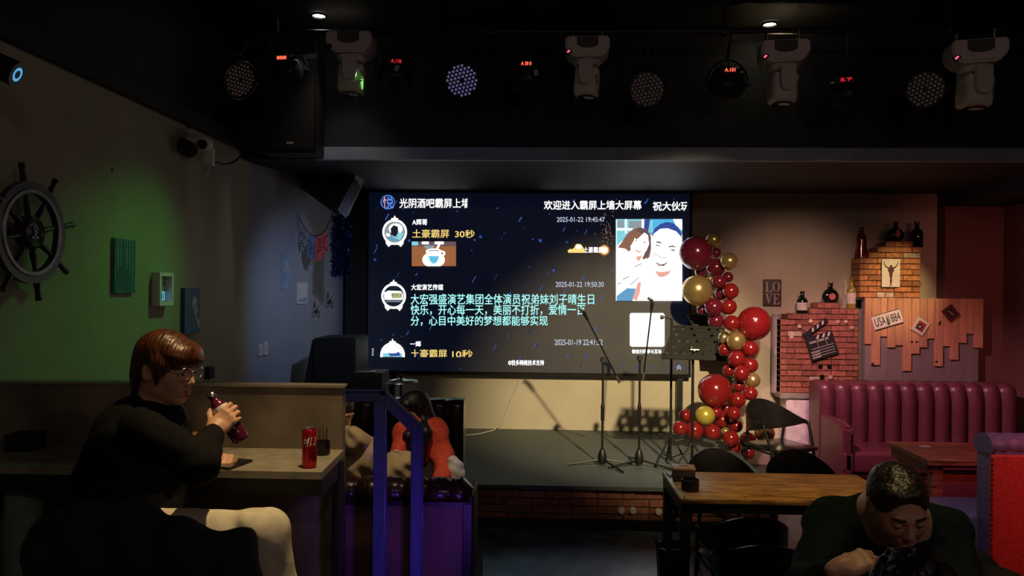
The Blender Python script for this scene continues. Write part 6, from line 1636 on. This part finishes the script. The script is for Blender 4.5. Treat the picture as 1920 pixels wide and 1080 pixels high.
# ---- the man in dark green leaning forward at the right
def pB(x, y, Y): return tuple(at(x, y, Y))
HB = head_basis(pB(1684, 942, 2.42), (-.04, -.86, -.46), R(6), 1.05)
t = thing('person', 'man in a dark green sweater bending his head down with one hand raised', 'person', (at(1690, 1000, 2.85).x, 2.85, PZ))
shr, elr, wrr = pB(1563, 985, 2.62), pB(1512, 1110, 2.38), pB(1578, 1064, 2.22)
shl, ell_, wrl = pB(1768, 1000, 2.62), pB(1806, 1120, 2.40), pB(1735, 1110, 2.2)
HBr = hand_frame(wrr, (.85, .10, .30), (-.2, -.35, .9), .95); h1, tp1 = hand_prims(HBr, 1, [(35, 60, 45), (40, 60, 45), (45, 60, 45), (48, 58, 45)], (.7, .6, -.4), (20, 20), 2)
HBl = hand_frame(wrl, (-.85, -.1, .3), (.2, -.3, .9), .95); h2, tp2 = hand_prims(HBl, -1, [(35, 60, 45), (40, 60, 45), (45, 60, 45), (48, 58, 45)], (.7, .6, -.4), (20, 20), 2)
pel = (t.location.x, 2.95, PZ + .50)
nk = pB(1672, 975, 2.56)
body = head_prims(HB) + [cap(xf(HB, (0, -.045, -.05)), nk, .050, .056, .03), cap(nk, pel, .12, .14, .06)] + chain([shr, elr, wrr], [.05, .042, .028], .02) + chain([shl, ell_, wrl], [.05, .042, .028], .02) + h1 + h2
kl = [(pel[0] + s * .17, 2.50, PZ + .50) for s in (-1, 1)]; al = [(pel[0] + s * .17, 2.60, PZ + .08) for s in (-1, 1)]
for s in (0, 1): body += chain([(pel[0] + (s * 2 - 1) * .09, pel[1], pel[2]), kl[s], al[s]], [.08, .055, .04], .03)
b = mesh_obj('body', organic(body, .005), M['skin'], t, relax=1); face_bits(HB, t, closed=M['skin']); nails(HBr, tp1, b); nails(HBl, tp2, b)
sw = [cap(pB(1668, 1000, 2.62), pel, .145, .175, .08), cap(shr, shl, .090, .090, .06), cap(tuple(Vector(nk) + Vector((0, -.03, -.03))), pB(1672, 990, 2.6), .085, .125, .05)] + chain([shr, elr, tuple(Vector(elr).lerp(Vector(wrr), .72))], [.088, .070, .048], .04) + chain([shl, ell_, tuple(Vector(ell_).lerp(Vector(wrl), .8))], [.088, .070, .048], .04)
mesh_obj('sweater', organic(sw, .010, lambda X: wob(X, 24, .005) + wob(X, 60, .0025, 1.0)), M['knit_green'], t)
tr_ = []
for s in (0, 1): tr_ += chain([(pel[0] + (s * 2 - 1) * .09, pel[1], pel[2] - .01), kl[s], al[s]], [.11, .078, .062], .05)
MB().tube([tuple(Vector(nk) + Vector((math.cos(a) * .082, math.sin(a) * .075 - .02, .012 + .02 * math.sin(a)))) for a in [i * PI / 14 for i in range(28)]], .013, 8, closed=True).build('collar', M['knit_green'], t, 180)
mesh_obj('trousers', organic(tr_, .011), M['coat'], t)
for s in (0, 1): shoe((al[s][0], al[s][1], PZ + .022), (0, -1), t)
hair = [E_(HB, (0, -.016, .030), (.083, .100, .085), .02), E_(HB, (0, -.07, -.03), (.066, .040, .060), .03), E_(HB, (.012, .045, .090), (.055, .040, .018), .02), E_(HB, (0, .118, -.018), (.085, .066, .108), .014, '-')]
for s in (-1, 1): hair += [E_(HB, (s * .088, -.010, -.030), (.026, .034, .040), .010, '-'), E_(HB, (s * .07, .04, -.10), (.04, .08, .05), .01, '-')]
mesh_obj('hair', organic(hair, .005, strands(HB, .0011, 50)), M['hair_short'], t, relax=1)
stool((pel[0], 2.97), PZ, pel[2] - .11, 'round bar stool under the man in dark green', .17)
bg = [ell(pB(1800, 1110, 2.62), (.14, .10, .16), (0, R(25), 0), .04), ell(pB(1850, 1150, 2.62), (.13, .10, .15), (0, R(30), 0), .05), rbox(pB(1830, 1250, 2.62), (.16, .1, .2), .06, None, .05)]
bg = [g for g in bg]
zb_ = PZ + .02
bg.append(rbox((at(1830, 1200, 2.62).x, 2.62, PZ + .25), (.15, .10, .245), .05, None, .08))
o = mesh_obj('bag', organic(bg, .011, lambda X: wob(X, 20, .006)), M['coat']); tag(o, 'dark rounded bag beside the man in dark green, near the red panel', 'bag')

# ---- the dark haired head seen from behind, lower right
HE = head_basis(at(1708, 1122, 1.75), (-.15, 1, -.12), 0, 1.0)
t = thing('person', 'person seen from behind, only dark curly hair showing before the man in green', 'person', (at(1708, 1106, 1.75).x, 1.7, PZ))
hx, hy, hz = HE.translation
pel = (hx, hy - .06, PZ + .48)
body = head_prims(HE) + [cap(xf(HE, (0, -.02, -.06)), (hx, hy - .04, hz - .2), .055, .062, .03), cap((hx, hy - .05, hz - .26), pel, .13, .14, .06)]
for s in (-1, 1):
    a_, b_, c_ = (hx + s * .17, hy - .05, hz - .22), (hx + s * .24, hy + .02, hz - .45), (hx + s * .12, hy + .22, hz - .42)
    body += chain([a_, b_, c_], [.05, .04, .028], .03); hm = hand_frame(c_, (-s * .3, .95, 0), (0, 0, 1), .92); hp, _t = hand_prims(hm, s, [(30, 40, 30)] * 4); body += hp
    body += chain([(hx + s * .09, pel[1], pel[2]), (hx + s * .13, hy + .36, PZ + .48), (hx + s * .13, hy + .34, PZ + .08)], [.08, .055, .04], .03)
b = mesh_obj('body', organic(body, .006), M['skin'], t, relax=1)
sw = [cap((hx, hy - .05, hz - .26), pel, .15, .17, .06), cap((hx - .16, hy - .05, hz - .22), (hx + .16, hy - .05, hz - .22), .08, .08, .06)]
for s in (-1, 1): sw += chain([(hx + s * .17, hy - .05, hz - .22), (hx + s * .24, hy + .02, hz - .45), (hx + s * .14, hy + .18, hz - .425)], [.075, .06, .045], .04)
mesh_obj('jacket', organic(sw, .012, lambda X: wob(X, 22, .005)), M['coat'], t)
tr_ = []
for s in (-1, 1): tr_ += chain([(hx + s * .09, pel[1], pel[2]), (hx + s * .13, hy + .36, PZ + .48), (hx + s * .13, hy + .34, PZ + .08)], [.11, .08, .06], .05)
mesh_obj('trousers', organic(tr_, .012), M['coat'], t)
for s in (-1, 1): shoe((hx + s * .13, hy + .34, PZ + .022), (0, 1), t)
hair = [E_(HE, (0, -.018, .026), (.090, .106, .090), .02), E_(HE, (0, -.07, -.05), (.075, .05, .075), .03), E_(HE, (0, .12, -.06), (.085, .065, .095), .014, '-')]
mesh_obj('hair', organic(hair, .006, lambda X: wob(X, 90, .005) + wob(X, 160, .003, 2.0)), M['hair_black'], t, relax=1)
stool((hx, hy - .08), PZ, pel[2] - .11, 'round bar stool under the dark haired person seen from behind', .17)

# ---- the woman in red in the booth
def pC(x, y, Y=5.08): return tuple(at(x, y, Y))
HC = head_basis(pC(772, 764), (-.60, -.72, -.34), 0, .98)
t = thing('person', 'woman with long black hair in a red orange sweater sitting in the booth', 'person', (at(785, 900, 5.1).x, 5.1, SZ))
shr, elr, wrr = pC(757, 808, 4.98), pC(743, 866, 4.85), pC(748, 868, 4.66)
shl, ell_, wrl = pC(818, 803, 5.08), pC(833, 862, 4.98), pC(828, 898, 4.78)
hr_ = hand_frame(wrr, (.2, -.7, .3), (-.5, 0, .8), .85); h1, tp1 = hand_prims(hr_, 1, [(35, 45, 35)] * 4)
hl_ = hand_frame(wrl, (-.35, -.85, -.2), (.3, -.3, .9), .85); h2, tp2 = hand_prims(hl_, -1, [(25, 30, 25)] * 4)
pel = pC(795, 905, 5.16)
body = head_prims(HC) + [cap(xf(HC, (0, -.02, -.06)), pC(786, 802), .046, .05, .03), cap(pC(788, 815), pel, .11, .13, .05)] + chain([shr, elr, wrr], [.042, .034, .023], .02) + chain([shl, ell_, wrl], [.042, .034, .023], .02) + h1 + h2
kc = [(pel[0] - .16, 4.74, SZ + .40), (pel[0] + .04, 4.72, SZ + .40)]; acn = [(pel[0] - .16, 4.68, SZ + .08), (pel[0] + .02, 4.68, SZ + .08)]
for s in (0, 1): body += chain([(pel[0] + (s * 2 - 1) * .08, pel[1], SZ + .52), kc[s], acn[s]], [.075, .05, .036], .03)
b = mesh_obj('body', organic(body, .0055), M['skin_pale'], t, relax=1); face_bits(HC, t, closed=M['skin_pale']); nails(hl_, tp2, b)
sw = [cap(pC(788, 822), pel, .145, .160, .08), cap(shr, shl, .060, .062, .06)] + chain([shr, elr, tuple(Vector(elr).lerp(Vector(wrr), .8))], [.060, .054, .042], .04) + chain([shl, ell_, tuple(Vector(ell_).lerp(Vector(wrl), .9))], [.070, .070, .060], .04)
mesh_obj('sweater', organic(sw, .010, lambda X: wob(X, 28, .006) + wob(X, 60, .002, 1.0)), M['red_knit'], t)
tr_ = []
for s in (0, 1): tr_ += chain([(pel[0] + (s * 2 - 1) * .08, pel[1], SZ + .52), kc[s], acn[s]], [.085, .066, .05], .04)
mesh_obj('trousers', organic(tr_, .011), M['coat'], t)
for s in (0, 1): shoe((acn[s][0], acn[s][1], SZ + .022), (-.2, -1), t)
hair = [E_(HC, (0, -.014, .024), (.086, .102, .090), .02), E_(HC, (0, .066, .056), (.066, .034, .036), .03), cut(E_(HC, (0, .115, -.055), (.070, .085, .092), .012))]
hair += chain([xf(HC, (0, -.07, .0)), pC(800, 800, 5.12), pC(796, 850, 5.06)], [.08, .075, .045], .05)
hair += chain([xf(HC, (-.074, -.02, -.01)), xf(HC, (-.082, -.005, -.09)), pC(796, 812, 4.93), pC(790, 868, 4.90)], [.026, .030, .046, .022], .03)
hair += chain([xf(HC, (.074, -.01, -.02)), xf(HC, (.078, .01, -.09)), pC(766, 818, 4.90), pC(768, 852, 4.88)], [.024, .028, .034, .018], .03)
mesh_obj('hair', organic(hair, .006, strands(HC, .0014, 50)), M['hair_black'], t, relax=1)
# pale bag and small cup
bagp = [ell(pC(852, 884, 4.86), (.062, .06, .082), (0, .3, 0), .03), ell(pC(859, 896, 4.86), (.045, .05, .055), None, .03), ell(pC(848, 866, 4.86), (.032, .04, .04), None, .03)]
o = mesh_obj('cloth_bundle', organic(bagp, .006, lambda X: wob(X, 60, .004)), M['white_cloth']); tag(o, 'whitish crumpled cloth bundle at the elbow of the woman in red', 'cloth')
# ---- the man in khaki beside her
def pD(x, y, Y=4.42): return tuple(at(x, y, Y))
HD = head_basis(pD(634, 770, 4.45), (.80, -.30, -.40), 0, 1.0)
t = thing('person', 'man in khaki clothes with drawn up knees, mostly hidden behind the partition end', 'person', (at(612, 900, 4.45).x, 4.45, SZ))
pel = (at(612, 930, 4.45).x, 4.42, SZ + .58)
k1, k2 = pD(684, 862, 4.28), pD(752, 876, 4.52)
a1, a2 = pD(655, 900, 4.26), pD(700, 905, 4.40)
shr, elr, wrr = pD(630, 822, 4.28), pD(664, 826, 4.22), pD(690, 838, 4.36)
shl, ell_, wrl = pD(634, 822, 4.62), pD(672, 850, 4.66), pD(706, 862, 4.56)
h1, _t = hand_prims(hand_frame(wrr, (.8, .3, -.3), (0, -.4, .9), .9), 1, [(30, 40, 30)] * 4); h2, _t = hand_prims(hand_frame(wrl, (.8, -.3, -.3), (0, -.2, .9), .9), -1, [(30, 40, 30)] * 4)
body = head_prims(HD) + [cap(xf(HD, (0, -.02, -.06)), pD(618, 822, 4.45), .055, .06, .03), cap(pD(614, 836, 4.45), pel, .12, .13, .05)] + chain([shr, elr, wrr], [.045, .036, .026], .02) + chain([shl, ell_, wrl], [.045, .036, .026], .02) + h1 + h2
body += chain([(pel[0], 4.36, pel[2]), k1, a1], [.075, .05, .04], .03) + chain([(pel[0], 4.5, pel[2]), k2, a2], [.075, .05, .04], .03)
b = mesh_obj('body', organic(body, .006), M['skin'], t, relax=1); face_bits(HD, t)
jk = [cap(pD(616, 838, 4.45), pel, .155, .17, .08), cap(shr, shl, .08, .08, .06)] + chain([shr, elr, wrr], [.078, .07, .055], .04) + chain([shl, ell_, wrl], [.078, .066, .05], .04)
fold = lambda X: wob(X, 34, .007) + .006 * np.sin(X[..., 0] * 70 + X[..., 2] * 30 + 2 * np.sin(X[..., 2] * 25))
mesh_obj('jacket', organic(jk, .009, fold), M['khaki_cloth'], t)
tr_ = [ell(pD(664, 870, 4.33), (.13, .10, .115), None, .06)] + chain([(pel[0], 4.36, pel[2]), k1, a1], [.13, .100, .085], .06) + chain([(pel[0], 4.5, pel[2]), k2, a2], [.12, .088, .08], .06)
mesh_obj('trousers', organic(tr_, .009, fold), M['khaki_cloth'], t)
hair = [E_(HD, (0, -.014, .028), (.084, .102, .086), .02), E_(HD, (0, -.07, -.04), (.064, .04, .06), .03), E_(HD, (0, .115, -.055), (.085, .070, .098), .012, '-')]
for s in (-1, 1): hair += [E_(HD, (s * .088, -.012, -.030), (.026, .030, .036), .010, '-')]
mesh_obj('hair', organic(hair, .006, strands(HD, .0012, 50)), M['hair_short'], t, relax=1)
c = V3(pD(743, 850, 4.5))
t = thing('paper_cup', 'tiny pale cup between the khaki knee and the woman in red', 'cup', c)
MB().lathe([(0, -.018), (.012, -.018), (.016, .018), (.014, .018), (.0, .010)], c, 20).build('cup', M['paper'], t, 50)
